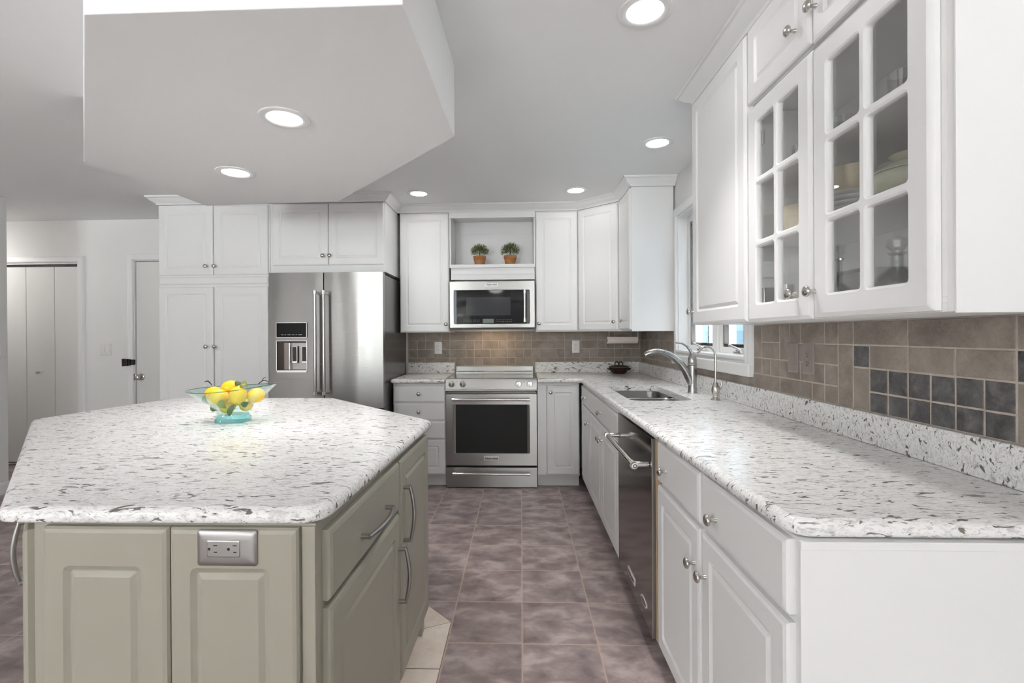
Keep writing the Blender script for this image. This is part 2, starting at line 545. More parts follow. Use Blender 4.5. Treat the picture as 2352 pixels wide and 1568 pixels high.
def text_mesh(name, body, size, loc, parent, mat='ink', rot=(R(90), 0, 0), depth=0.0004, width=None, bold=0.0):
    cu = bpy.data.curves.new(name, 'FONT')
    cu.body = body; cu.size = size; cu.extrude = depth; cu.align_x = 'CENTER'; cu.align_y = 'CENTER'
    cu.offset = bold
    tmp = bpy.data.objects.new(name, cu)
    me = bpy.data.meshes.new_from_object(tmp)
    bpy.data.objects.remove(tmp); bpy.data.curves.remove(cu)
    if width:
        w = max(v.co.x for v in me.vertices) - min(v.co.x for v in me.vertices)
        me.transform(Matrix.Scale(width / w, 4, (1, 0, 0)))
    me.transform(Matrix.Translation(loc) @ __import__('mathutils').Euler(rot).to_matrix().to_4x4())
    me.materials.clear(); me.materials.append(M[mat])
    o = bpy.data.objects.new(name, me)
    COL.objects.link(o)
    o.parent = parent
    return o
def offset_poly(poly, d):
    """inset a counter-clockwise outline by d"""
    n = len(poly); out = []
    for i in range(n):
        p0, p1, p2 = Vector(poly[i - 1]), Vector(poly[i]), Vector(poly[(i + 1) % n])
        e1, e2 = (p1 - p0).normalized(), (p2 - p1).normalized()
        n1, n2 = Vector((-e1.y, e1.x)), Vector((-e2.y, e2.x))
        m = (n1 + n2)
        k = m.dot(n1)
        out.append(tuple(p1 + m * (d / k if abs(k) > 1e-6 else 0)))
    return out
def round_poly(poly, radii, n=6):
    out = []
    N = len(poly)
    for i in range(N):
        r = radii[i]
        p0, p1, p2 = Vector(poly[i - 1]), Vector(poly[i]), Vector(poly[(i + 1) % N])
        if r <= 0:
            out.append(tuple(p1)); continue
        a, b = (p0 - p1).normalized(), (p2 - p1).normalized()
        ang = a.angle(b)
        t = r / math.tan(ang / 2)
        c = p1 + (a + b).normalized() * (r / math.sin(ang / 2))
        s, e = p1 + a * t, p1 + b * t
        a0 = math.atan2(s.y - c.y, s.x - c.x); a1 = math.atan2(e.y - c.y, e.x - c.x)
        da = (a1 - a0 + PI) % (2 * PI) - PI
        for k in range(n + 1):
            q = a0 + da * k / n
            out.append((c.x + r * math.cos(q), c.y + r * math.sin(q)))
    return out
def worktop_mesh(outline, z0, z1, hole=None):
    h = z1 - z0
    prof = [(.012, 0), (.004, .10), (.0008, .27), (0, .45), (.0008, .62), (.004, .80), (.010, .93), (.019, 1.0)]
    mb = MB()
    rings = [[(x, y, z0 + h * f) for x, y in offset_poly(outline, i)] for i, f in prof]
    mb.loft(rings, cap0=not hole, cap1=False)
    top = [Vector((x, y, 0)) for x, y in offset_poly(outline, .019)]
    polys = [top]
    if hole:
        polys.append([Vector((x, y, 0)) for x, y in reversed(hole)])
    tris = tessellate_polygon(polys)
    flat = [v for p in polys for v in p]
    mb.add([(v.x, v.y, z1) for v in flat], tris)
    if hole:
        low = [Vector((x, y, 0)) for x, y in offset_poly(outline, .012)]
        polys = [low, [Vector((x, y, 0)) for x, y in reversed(hole)]]
        flat = [v for p in polys for v in p]
        mb.add([(v.x, v.y, z0) for v in flat], tessellate_polygon(polys))
        mb.loft([[(x, y, z1) for x, y in hole], [(x, y, z0) for x, y in hole]], cap0=False, cap1=False)
    return mb
def sweep(path, prof, closed=False):
    """profile (out, z) swept along an xy path; 'out' is to the right of travel"""
    n = len(path); rings = []
    for i in range(n):
        p = Vector(path[i])
        e1 = (p - Vector(path[i - 1])).normalized() if (i > 0 or closed) else None
        e2 = (Vector(path[(i + 1) % n]) - p).normalized() if (i < n - 1 or closed) else None
        e1 = e1 or e2; e2 = e2 or e1
        n1, n2 = Vector((e1.y, -e1.x)), Vector((e2.y, -e2.x))
        m = n1 + n2
        m = m / m.dot(n1)
        rings.append([(p.x + m.x * o, p.y + m.y * o, z) for o, z in prof])
    mb = MB()
    mb.loft(rings, cap0=True, cap1=True)
    return mb

SKEW = 0.0065                        # the window wall is a touch out of square
def rx(X, y):                        # world x of a point X' from the room axis on the window-wall side
    return X - SKEW * y
def run_root(name, label, cat, X, y_far, z=0.0, group=None):
    """local x runs towards the camera, local y into the window wall"""
    return thing(name, label, cat, (rx(X, y_far), y_far, z), R(-90) + SKEW, group)
# ------------------------------------------------------------------ the room
CEIL = 2.438
BACK = 4.64
WALLX = 1.1715

M['floor'] = floor_tiles()
def sk(mb):
    mb.v = [(x - SKEW * y, y, z) for x, y, z in mb.v]
    return mb

struct(build('floor', MB().box(-7.2, 1.30, REAR_Y - .1, BACK + .1, -0.06, 0), 'floor', None, 0))
struct(build('ceiling', MB().box(-7.2, 1.40, REAR_Y - .1, BACK + .1, CEIL, CEIL + 0.08), 'ceiling', None, 0))
# back wall with the closet and entry door openings
mb = MB()
CL0, CL1, CLZ = -5.55, -4.376, 2.02
DR0, DR1, DRZ = -3.812, -2.98, 2.034
mb.box(-7.2, CL0, BACK, BACK + .1, 0, CEIL).box(CL0, CL1, BACK, BACK + .1, CLZ, CEIL).box(CL1, DR0, BACK, BACK + .1, 0, CEIL)
mb.box(DR0, DR1, BACK, BACK + .1, DRZ, CEIL).box(DR1, 1.35, BACK, BACK + .1, 0, CEIL)
mb.box(-7.2, 1.35, BACK + .1001, BACK + .12, 0, CEIL)
struct(build('wall_back', mb, 'wall_paint', None, 0))
# window wall
WY0, WY1, WZ0, WZ1 = 2.492, 3.545, 1.150, 2.125
mb = MB()
mb.box(WALLX, WALLX + .14, REAR_Y, WY0, 0, CEIL).box(WALLX, WALLX + .14, WY1, BACK, 0, CEIL)
mb.box(WALLX, WALLX + .14, WY0, WY1, 0, WZ0).box(WALLX, WALLX + .14, WY0, WY1, WZ1, CEIL)
struct(build('wall_right', sk(mb), 'wall_paint', None, 0))
LW = -4.25
GZ0, GZ1 = 0.12, 2.28
struct(build('wall_left', MB().box(LW - .12, LW, REAR_Y, 3.86, 0, CEIL), 'wall_paint', None, 0, .004))
struct(build('wall_hall_side', MB().box(-7.2, LW - .12, 3.76, 3.86, 0, CEIL), 'wall_paint', None, 0))
struct(build('wall_hall', MB().box(-7.2, -7.1, 3.0, BACK, 0, CEIL), 'wall_paint', None, 0))
struct(build('baseboard_left', sweep([(LW, REAR_Y), (LW, 3.86), (LW - .12, 3.86)][::1], [(0, 0), (.014, 0), (.014, .07), (.010, .085), (.004, .095), (0, .095)]), 'trim_white', None, 30))
mb = MB()
for a, b in ((-7.1, CL0 - .07), (CL1 + .07, DR0 - .07)):
    mb.loft([[(a, BACK - o, z) for o, z in [(0, 0), (.014, 0), (.014, .08), (.004, .095), (0, .095)]], [(b, BACK - o, z) for o, z in [(0, 0), (.014, 0), (.014, .08), (.004, .095), (0, .095)]]])
struct(build('baseboard_back', mb, 'trim_white', None, 30))
# rear of the room: a glazed wall looking on to the garden
GX = [(-4.05, -2.90), (-2.86, -1.70), (.10, 1.02)]
mb = MB()
xa = LW - .12
for a, b in GX:
    mb.box(xa, a, REAR_Y - .1, REAR_Y, 0, CEIL).box(a, b, REAR_Y - .1, REAR_Y, 0, GZ0).box(a, b, REAR_Y - .1, REAR_Y, GZ1, CEIL)
    xa = b
mb.box(xa, 1.35, REAR_Y - .1, REAR_Y, 0, CEIL)
struct(build('wall_rear', mb, 'wall_paint', None, 0))
def garden_window(n, a, b, place):
    fr = MB()
    for u0, u1, z0, z1 in ((a, a + .05, GZ0, GZ1), (b - .05, b, GZ0, GZ1), (a + .05, b - .05, GZ0, GZ0 + .06), (a + .05, b - .05, GZ1 - .06, GZ1), ((a + b) / 2 - .025, (a + b) / 2 + .025, GZ0 + .06, GZ1 - .06)):
        fr.box(*place(u0, u1, .02, .08), z0, z1)
    w = struct(build('window_%d' % n, fr, 'trim_white', None, 0, .003))
    build('window_glass', MB().box(*place(a + .05, b - .05, .05, .055), GZ0 + .06, GZ1 - .06), 'window_glass', w, 0)
for k in range(3):
    garden_window(k + 2, GX[k][0], GX[k][1], lambda u0, u1, d0, d1: (u0, u1, REAR_Y - d1, REAR_Y - d0))

# dropped soffit over the island, same outline as the island
SOF = [(-1.146, 1.236), (-.298, 1.235), (-.279, 2.068), (-1.146, 3.022), (-2.041, 3.084), (-2.11, 2.27)]
struct(build('ceiling_soffit', MB().prism(SOF, 2.13, CEIL), 'ceiling', None, 0, .003))

# cream stone inlay around the island
def slabtile(poly):
    return MB().loft([[(x, y, 0.0004) for x, y in offset_poly(poly, .0015)], [(x, y, .0022) for x, y in offset_poly(poly, .002)]])
mb = MB()
for poly in ([(-.75, 1.84), (-.3175, 1.84), (-.3175, 2.142), (-.75, 1.945)], [(-.75, 1.945), (-.3175, 2.142), (-1.02, 2.85), (-1.2, 2.6)],
             [(-.75, 1.53), (-.3175, 1.53), (-.3175, 1.838), (-.75, 1.838)], [(-.75, 1.22), (-.3175, 1.22), (-.3175, 1.528), (-.75, 1.528)], [(-.9, .93), (-.3175, .93), (-.3175, 1.218), (-.9, 1.218)]):
    q = slabtile(poly); mb.add(q.v, q.f)
inlay = struct(build('floor_inlay', mb, 'tile_cream', None, 0))
build('inlay_joint', MB().prism([(-.9, .93), (-.3175, .93), (-.3175, 2.142), (-1.02, 2.85), (-1.2, 2.6)], .0001, .0008), 'joint', inlay, 0)

# window over the sink
CAS = [(0, 0), (.016, 0), (.020, .004), (.020, .014), (.016, .018), (.017, .03), (.016, .05), (.012, .056), (.010, .066), (0, .068)]
wx = WALLX - .0085
def casing_loop(y0, y1, z0, z1):
    # picture-frame casing, profile in (depth into room, width outwards)
    rings = []
    for (cy, cz, dy, dz) in ((y0, z0, -1, -1), (y1, z0, 1, -1), (y1, z1, 1, 1), (y0, z1, -1, 1), (y0, z0, -1, -1)):
        rings.append([(wx - d, cy + dy * w, cz + dz * w) for d, w in CAS])
    return MB().loft(rings, cap0=False, cap1=False)
win = struct(build('window_1', sk(casing_loop(WY0, WY1, WZ0, WZ1)), 'trim_white', None, 30))
mb = MB()                                                     # jamb liner
for y0, y1, z0, z1 in ((WY0 - .001, WY0 + .012, WZ0, WZ1), (WY1 - .012, WY1 + .001, WZ0, WZ1), (WY0, WY1, WZ1 - .012, WZ1 + .001)):
    mb.box(wx - .002, WALLX + .135, y0, y1, z0, z1)
build('jamb', sk(mb), 'trim_white', win, 0, .002)
mb = MB().box(wx - .026, WALLX + .06, WY0, WY1, WZ0 - .004, WZ0 + .014).box(wx - .020, wx + .01, WY0, WY1, WZ0 - .022, WZ0 - .004)
build('sill', sk(mb), 'trim_white', win, 0, .004)
build('apron', sk(MB().box(wx - .030, wx, WY0 - .068, WY1 + .068, WZ0 - .088, WZ0 - .024)), 'trim_white', win, 0, .006)
sx0, sx1 = WALLX + .055, WALLX + .095
mid = (WY0 + WY1) / 2
build('mullion', sk(MB().box(sx0 - .012, sx1, mid - .032, mid + .032, WZ0, WZ1)), 'trim_white', win, 0, .004)
for y0, y1 in ((WY0 + .012, mid - .032), (mid + .032, WY1 - .012)):
    mb = MB()
    s = .042
    for a, b, z0, z1 in ((y0, y0 + s, WZ0 + .014, WZ1 - .012), (y1 - s, y1, WZ0 + .014, WZ1 - .012), (y0 + s, y1 - s, WZ0 + .014, WZ0 + .05), (y0 + s, y1 - s, WZ1 - .055, WZ1 - .012)):
        mb.box(sx0, sx1, a, b, z0, z1)
    sash = build('sash', sk(mb), 'trim_white', win, 0, .003)
    mb = MB()
    q = .014
    for a, b, z0, z1 in ((y0 + s, y0 + s + q, WZ0 + .05, WZ1 - .055), (y1 - s - q, y1 - s, WZ0 + .05, WZ1 - .055), (y0 + s + q, y1 - s - q, WZ0 + .05, WZ0 + .068), (y0 + s + q, y1 - s - q, WZ1 - .07, WZ1 - .055)):
        mb.box(sx0 + .006, sx1 - .006, a, b, z0, z1)
    build('screen_frame', sk(mb), 'steel_dark', sash, 0)
    build('window_glass', sk(MB().box(sx0 + .022, sx0 + .026, y0 + s, y1 - s, WZ0 + .05, WZ1 - .055)), 'window_glass', sash, 0)
    yc = (y0 + y1) / 2 - .06
    mb = MB().box(sx0 - .03, sx0, yc - .045, yc + .045, WZ0 + .0145, WZ0 + .030)
    mb.box(sx0 - .024, sx0 - .004, yc - .02, yc + .03, WZ0 + .030, WZ0 + .042)
    mb.tube([(sx0 - .016, yc - .01, WZ0 + .036), (sx0 - .030, yc, WZ0 + .046), (sx0 - .040, yc + .03, WZ0 + .056), (sx0 - .044, yc + .055, WZ0 + .062)], [.008, .007, .006, .007], 8)
    mb.lathe([(.008, -.008), (.010, 0), (.008, .008), (0, .009)], (sx0 - .044, yc + .058, WZ0 + .064), None, 10)
    build('crank', sk(mb), 'chrome', win, 40, .002)
# the neighbouring house seen through the panes
M['siding'] = stone('pale_blue_siding', (0.24, 0.29, 0.32), (0.32, 0.375, 0.405), (0.40, 0.455, 0.485), 5, 0.8, False)
M['post_blue'] = plain('blue_grey_post', (0.13, 0.19, 0.23), 0.7)
mb = MB()
for k in range(24):
    z = 0 + k * .125
    mb.add([(2.55, -4, z), (2.55, 8.5, z), (2.535, 8.5, z), (2.535, -4, z), (2.55, -4, z + .125), (2.55, 8.5, z + .125)], [(0, 1, 2, 3), (3, 2, 5, 4), (0, 4, 5, 1), (0, 3, 4), (1, 5, 2)])
struct(build('exterior_ground_blocker', MB().box(1.36, 2.56, -4, 8.5, -.08, -.02), 'post_blue', None, 0))  # unseen slab added to block ground light from the sink window
nh = struct(build('exterior_wall', mb, 'siding', None, 0))
mb = MB()
for y in (5.58, 6.62):
    mb.box(2.44, 2.53, y, y + .16, 0, 2.7)
build('downpipe_post', mb, 'post_blue', nh, 0, .01)
build('sky_blocker', MB().box(1.80, 2.9, -4, 8.5, 2.9, 2.98), 'post_blue', nh, 0)  # unseen slab added overhead to shade the siding and the window

# closet with folding panels, and the entry door
def casing_u(x0, x1, ztop, name, zb=0.0):
    prof = [(0, 0), (.014, .004), (.019, .012), (.016, .022), (.017, .045), (.012, .058), (0, .068)]
    rings = []
    for cx, cz, dx, dz in ((x0, zb, -1, 0), (x0, ztop, -1, 1), (x1, ztop, 1, 1), (x1, zb, 1, 0)):
        rings.append([(cx + dx * w, BACK - d, cz + dz * w) for d, w in prof])
    return MB().loft(rings)
cl = struct(build('door_1', casing_u(CL0, CL1, CLZ, 'door_1'), 'trim_white', None, 30))
mb = MB().box(CL0, CL0 + .012, BACK, BACK + .1, 0, CLZ).box(CL1 - .012, CL1, BACK, BACK + .1, 0, CLZ).box(CL0, CL1, BACK, BACK + .1, CLZ - .012, CLZ)
build('jamb', mb, 'trim_white', cl, 0)
build('track', MB().box(CL0 + .012, CL1 - .012, BACK + .03, BACK + .07, CLZ - .03, CLZ - .012), 'black', cl, 0)
edges = [CL0 + .014, -5.25, -4.947, -4.653, CL1 - .014]
for k in range(4):
    p = build('closet_panel', MB().box(edges[k] + .0015, edges[k + 1] - .0015, BACK + .03, BACK + .062, .035, CLZ - .034), 'door_paint', cl, 0, .004)
    if k == 2:
        build('door_knob', MB().lathe([(r * .9, h) for r, h in KNOB], (-4.815, BACK + .03, .933), AX_OUT, 18), 'nickel', p, 60)
dr = struct(build('door_2', casing_u(DR0, DR1, DRZ, 'door_2'), 'trim_white', None, 30))
mb = MB().box(DR0, DR0 + .004, BACK, BACK + .1, 0, DRZ).box(DR1 - .004, DR1, BACK, BACK + .1, 0, DRZ).box(DR0, DR1, BACK, BACK + .1, DRZ - .004, DRZ)
build('jamb', mb, 'trim_white', dr, 0)
build('door_leaf', MB().box(DR0 + .008, DR1 - .008, BACK + .018, BACK + .06, .012, DRZ - .010), 'door_paint', dr, 0, .003)
mb = MB().lathe([(.034, 0), (.034, .004), (.030, .008), (.014, .010), (.012, .030), (.020, .036), (.027, .046), (.028, .056), (.022, .066), (.010, .070), (0, .071)], (-3.757, BACK + .018, .885), AX_OUT, 28)
build('door_knob', mb, 'nickel', dr, 50)
mb = MB().box(-3.893, -3.852, BACK - .05, BACK - .018, .996, 1.066).box(-3.852, -3.834, BACK - .036, BACK - .012, 1.0, 1.062).box(-3.834, -3.808, BACK - .024, BACK + .01, 1.004, 1.058)
mb.box(-3.896, -3.890, BACK - .055, BACK - .016, .994, 1.068)
build('door_guard_latch', mb, 'bronze', dr, 0, .002)
build('strike_plate', MB().box(-3.826, -3.810, BACK - .008, BACK + .012, .852, .916), 'bronze', dr, 0, .002)

# ------------------------------------------------------------------ ceiling lights
def can_light(x, y, z, label, watts):
    t = thing('ceiling_light', label, 'ceiling light', (x, y, z), 0, 'recessed ceiling lights')
    n = 40
    prof = [(.094, 0), (.094, -.004), (.090, -.0058), (.067, -.0045), (.064, -.0025), (.063, .0)]
    mb = MB().loft([[(r * math.cos(2 * PI * i / n), r * math.sin(2 * PI * i / n), h) for i in range(n)] for r, h in prof], cap0=False, cap1=False)
    build('trim_ring', mb, 'trim_white', t, 50)
    mb = MB().loft([[(r * math.cos(2 * PI * i / n), r * math.sin(2 * PI * i / n), h) for i in range(n)] for r, h in [(.0635, -.0005), (.0635, -.002), (.03, -.003), (.001, -.0034)]], cap0=False, cap1=False)
    build('lens', mb, 'lens', t, 60)
    l = bpy.data.lights.new('lamp', 'SPOT')
    l.energy = CAN_POWER * watts; l.color = (1.0, 0.98, 0.955)
    l.spot_size = R(92); l.spot_blend = 1.0; l.shadow_soft_size = .13
    o = bpy.data.objects.new('lamp', l); COL.objects.link(o)
    o.parent = t; o.location = (0, 0, -.012)
    return t
can_light(.452, 1.754, CEIL, 'lit round ceiling light nearest the camera, at the top edge by the wall cabinets', 50)
can_light(.836, 2.970, CEIL, 'lit round ceiling light in front of the window over the sink', 24)
can_light(.450, 3.914, CEIL, 'lit round ceiling light before the corner cupboards right of the microwave', 11)
can_light(-.828, 3.930, CEIL, 'lit round ceiling light between the fridge cupboard and the microwave wall', 11)
can_light(-.916, 1.856, 2.13, 'lit round light in the dropped soffit, the nearer of its two', 36)
can_light(-1.474, 2.460, 2.13, 'lit round light in the dropped soffit, the one toward the pantry', 36)
# bowl lights: one shows as a reflection, the unseen others are added fill
def dome(x, y, label, mat='dome'):
    t = thing('dome_light', label, 'ceiling light', (x, y, CEIL), 0, 'dome ceiling lights behind the camera')
    mb = MB().lathe([(.065, 0), (.065, -.018), (.05, -.026), (.012, -.03), (.012, -.135), (0, -.135)], (0, 0, 0), None, 32)
    for k in range(3):
        a = 2 * PI * k / 3
        mb.tube([(.010 * math.cos(a), .010 * math.sin(a), -.06), (.09 * math.cos(a), .09 * math.sin(a), -.10), (.166 * math.cos(a), .166 * math.sin(a), -.150)], .004, 8)
    mb.lathe([(.166, -.150), (.172, -.150), (.172, -.162), (.166, -.162)], (0, 0, 0), None, 40)
    build('canopy', mb, 'bronze', t, 40)
    build('shade', MB().lathe([(.165, -.155), (.158, -.180), (.125, -.215), (.072, -.238), (.02, -.246), (0, -.246), (0, -.243), (.07, -.235), (.122, -.212), (.154, -.179), (.161, -.155)], (0, 0, 0), None, 40), mat, t, 60)
dome(-.54, -2.1, 'white bowl ceiling light mirrored in the microwave door', 'dome_dim')
dome(-2.9, -1.6, 'added white bowl fill light, unseen behind the camera, toward the hall')
dome(-2.8, -5.4, 'added white bowl fill light, unseen far behind, on the hall side')
dome(.80, -5.4, 'added white bowl fill light, unseen far behind, on the sink side')
dome(-5.5, 4.15, 'added white bowl fill light in the hall, unseen behind the left wall', 'hall_fill')

# ------------------------------------------------------------------ crown mouldings
CROWN = [(0, 2.372), (.010, 2.372), (.012, 2.380), (.016, 2.386), (.024, 2.391), (.036, 2.399), (.048, 2.410), (.055, 2.419), (.060, 2.423), (.066, 2.424), (.068, 2.430), (.068, 2.4378), (0, 2.4378)]
UF = 4.30                                                   # front of the wall-cabinet boxes on the back wall
UXF = .85                                                   # front of the wall-cabinet boxes on the window wall (X')
path = [(-3.004, BACK - .002), (-3.004, 3.918), (-1.104, 3.918), (-1.104, UF), (.508, UF), (rx(UXF, 4.035) - .002, 4.012), (rx(UXF, 3.62), 3.623), (rx(WALLX, 3.62) - .002, 3.623)]
struct(build('trim_1', sweep(path[::1], CROWN), 'trim_white', None, 30))
path = [(rx(WALLX, 2.34) - .002, 2.338), (rx(UXF, 2.34), 2.338), (rx(UXF, .96), .962), (rx(WALLX, .96) - .002, .962)]
struct(build('trim_2', sweep(path, CROWN), 'trim_white', None, 30))
# ------------------------------------------------------------------ cabinets
def kitchen_box(root, w, d, z0, z1, toe=True, name='body', mat='cabinet_white', open_top=False):
    if open_top:
        mb = MB()
        mb.box(0, .018, 0, d, z0, z1).box(w - .018, w, 0, d, z0, z1).box(.018, w - .018, 0, .018, z0, z1).box(.018, w - .018, d - .012, d, z0, z1).box(.018, w - .018, .018, d - .012, z0, z0 + .018)
    else:
        mb = MB().box(0, w, 0, d, z0, z1)
    b = build(name, mb, mat, root, 0, .0012)
    if toe:
        build('toe_kick', MB().box(0, w, .06, .078, 0, z0), mat, root, 0)
    return b
BOXZ = .8785
# left of the range: four drawers
LX0, LX1 = -1.080, -.6365
t = thing('drawer_base_cabinet', 'white base cabinet of four drawers between fridge and range', 'cabinet', (LX0, 4.05, 0))
W = LX1 - LX0
kitchen_box(t, W, .575, .10, BOXZ)
for z0, z1, kn, flat in ((.718, .857, 1, 1), (.566, .707, 1, 1), (.412, .556, 1, 1), (.112, .402, 1, 0)):
    door(t, .004, W - .004, z0, z1, W / 2, (z0 + z1) / 2 + (.0 if flat else .0), .05, name='drawer', flat=bool(flat))
# right of the range: filler and one door
RX0, RX1 = .1345, .484
t = thing('base_cabinet', 'white base cabinet with one door and filler right of the range', 'cabinet', (RX0, 4.05, 0))
W = RX1 - RX0
kitchen_box(t, W, .575, .10, BOXZ)
build('filler_strip', MB().box(.002, .074, -.012, 0, .112, .857), 'cabinet_white', t, 0, .002)
door(t, .079, W - .003, .113, .856, .079 + .030, .80)
# window-wall run, from the corner towards the camera
BF = .518
def run_cab(label, y_far, y_near, X=BF, d=None, open_top=False, z1=BOXZ):
    t = run_root('base_cabinet', label, 'cabinet', X + .02, y_far)
    kitchen_box(t, y_far - y_near, (d or (1.145 - X)), .10, z1, open_top=open_top)
    return t, y_far - y_near
t, W = run_cab('narrow white corner base cabinet, drawer over door, before the sink cabinet', 4.030, 3.553)
build('filler_strip', MB().box(.0, .075, -.012, 0, .112, .857), 'cabinet_white', t, 0, .002)
door(t, .079, W - .003, .722, .857, .28, .786, name='drawer', flat=True)
door(t, .079, W - .003, .105, .712, W - .035, .620, fr=.05)
t, W = run_cab('white sink base cabinet with false drawer front and two doors beside dishwasher', 3.550, 2.543, open_top=True)
door(t, .003, W - .003, .722, .857, W / 2, .786, name='false_drawer_front', flat=True)
door(t, .003, W / 2 - .002, .105, .712, W / 2 - .034, .620)
door(t, W / 2 + .002, W - .003, .105, .712, W / 2 + .034, .620)
NX = .5275
t, W = run_cab('nearest white base cabinet, two drawers over two doors, with plain end panel', 1.866, .958, X=NX)
h = W / 2
door(t, .003, h - .006, .722, .874, h * .26 - .01 + .0, .766, name='drawer', flat=True) if False else None
door(t, .002, .4265, .722, .872, .117, .786, name='drawer', flat=True)
door(t, .4465, W - .018, .722, .872, .554, .780, name='drawer', flat=True)
door(t, .002, .4265, .092, .706, .4265 - .032, .590)
door(t, .4465, W - .018, .092, .706, .4465 + .032, .590)
build('end_panel', MB().box(W, W + .006, -.004, .60, .0, .862).box(W, W + .011, -.006, .60, .862, .8785), 'cabinet_white', t, 0, .0015)

# ---- dishwasher
t = run_root('dishwasher', 'stainless dishwasher with bar handle between sink cabinet and nearest base cabinet', 'dishwasher', BF, 2.540)
W = 2.540 - 1.872
build('tub', MB().box(.006, W - .045, .03, .60, .10, .872), 'black', t, 0)
build('toe_kick', MB().box(.006, W - .04, .075, .09, 0, .10), 'black', t, 0)
d = build('door', face_rings(MB(), .010, .640, .095, .872, [(0, .028, .002), (0, .003, .002), (.003, 0, .003), (.006, 0, .003)]), 'steel_dark', t, 30)
build('door_edge', MB().box(.6405, .6455, -.001, .03, .095, .872), 'steel', d, 0, .001)
bar_handle(d, (.035, -.062, .762), (.615, -.062, .762), 0, .06, .0125)
med = build('end_medallion', MB().lathe([(.0115, 0), (.0115, .002), (.008, .003), (0, .003)], (.627, -.062, .762), AX_X, 24), 'badge', d, 40)
build('medallion_ring', MB().lathe([(.0085, .0028), (.0085, .0038), (.005, .0040), (.005, .0028)], (.627, -.062, .762), AX_X, 24), 'cardboard', med, 40)
bd = build('badge', face_rings(MB(), .232, .362, .150, .184, [(0, 0, .002), (0, -.003, .002), (.002, -.004, .002), (.004, -.004, .002)]), 'badge', d, 30)
text_mesh('badge_lettering', 'KitchenAid', .022, (.297, -.0042, .167), bd, 'ink', width=.104, bold=.0006)
ov = build('oval_badge', MB().lathe([(.030, 0), (.030, .002), (.027, .003), (.026, .003)], (.515, 0, .170), AX_OUT, 32, sx=1.6, sy=.55), 'badge', d, 30)
build('oval_field', MB().lathe([(.024, .0030), (.024, .0034), (0, .0034)], (.515, 0, .170), AX_OUT, 32, sx=1.6, sy=.5), 'steel_dark', ov, 30)
build('side_strip', MB().box(.648, .665, .012, .03, .095, .872), 'wood', t, 0)

# ---- wall cabinets
def wall_box(root, w, d, z0, z1):
    return build('body', MB().box(0, w, 0, d, z0, z1), 'cabinet_white', root, 0, .0012)
UZ0, UZ1 = 1.304, 2.371
t = thing('wall_cabinet', 'white single-door wall cabinet between fridge and microwave', 'cabinet', (-1.078, UF, UZ0))
wall_box(t, .443, BACK - UF - .012, 0, UZ1 - UZ0)
door(t, .003, .440, .002, UZ1 - UZ0 - .010, .440 - .025, .072)
NX0, NX1 = -.632, .131
t = thing('open_shelf_cabinet', 'white open display shelf above the microwave', 'shelf', (NX0, UF, 1.765))
w = NX1 - NX0
H = 2.371 - 1.765
mb = MB().box(.0, .012, -.001, .318, .109, H).box(w - .012, w, -.001, .318, .109, H).box(.012, w - .012, .318, .327, .109, H).box(.012, w - .012, .012, .318, H - .014, H)
build('body', mb, 'cabinet_white', t, 0, .001)
build('back_rail', MB().box(.05, w - .013, .312, .318, H - .13, H - .015), 'cabinet_white', t, 0, .0008)
build('top_rail', MB().box(.0, w, -.020, 0, H - .054, H - .002), 'cabinet_white', t, 0, .002)
build('shelf_board', MB().box(.002, w - .002, -.024, .317, .109, .140), 'cabinet_white', t, 0, .003)
build('valance', MB().box(.012, w - .004, -.004, .010, .004, .109).box(.014, w - .014, -.009, -.004, .052, .094), 'cabinet_white', t, 0, .002)
t = thing('wall_cabinet', 'white single-door wall cabinet immediately right of the microwave', 'cabinet', (.1335, UF, UZ0))
wall_box(t, .373, BACK - UF - .012, 0, UZ1 - UZ0)
door(t, .003, .370, .006, UZ1 - UZ0 - .010, .028, .072)
# diagonal corner cupboard
P0, P1 = Vector((.508, UF)), Vector((rx(UXF, 4.035), 4.012))
t = thing('corner_wall_cabinet', 'white corner wall cabinet with angled door above the paper towel roll', 'cabinet', (P0.x, P0.y, UZ0), math.atan2(P1.y - P0.y, P1.x - P0.x))
L = (P1 - P0).length
inv = Matrix.Rotation(-math.atan2(P1.y - P0.y, P1.x - P0.x), 2)
corner = [inv @ (Vector(p) - P0) for p in ((P0.x, P0.y), (P1.x, P1.y), (rx(WALLX, 4.03) - .012, 4.012), (rx(WALLX, 4.62) - .012, BACK - .012), (P0.x, BACK - .012))]
build('body', MB().prism([tuple(p) for p in corner], 0, UZ1 - UZ0), 'cabinet_white', t, 0, .0012)
door(t, .014, L - .016, .010, UZ1 - UZ0 - .010, L - .046, .078)
# its neighbour on the window wall
t = run_root('wall_cabinet', 'white wall cabinet with broad side panel left of the window', 'cabinet', UXF, 4.010, UZ0)
w = 4.010 - 3.625
wall_box(t, w, WALLX - UXF - .012, 0, UZ1 - UZ0)
door(t, .016, w - .003, .010, UZ1 - UZ0 - .010, .20, .080, fr=.05)
build('side_panel', MB().box(w, w + .004, -.002, WALLX - UXF - .013, -.004, UZ1 - UZ0), 'cabinet_white', t, 0, .001)
# right of the window
RZ0 = 1.320
t = run_root('wall_cabinet', 'tall single-door white wall cabinet between window and glass-door cabinet', 'cabinet', UXF, 2.332, RZ0)
w = 2.332 - 1.787
wall_box(t, w, WALLX - UXF - .012, 0, UZ1 - RZ0)
door(t, .002, w - .003, .002, UZ1 - RZ0 - .008, .022, .064, fr=.058)
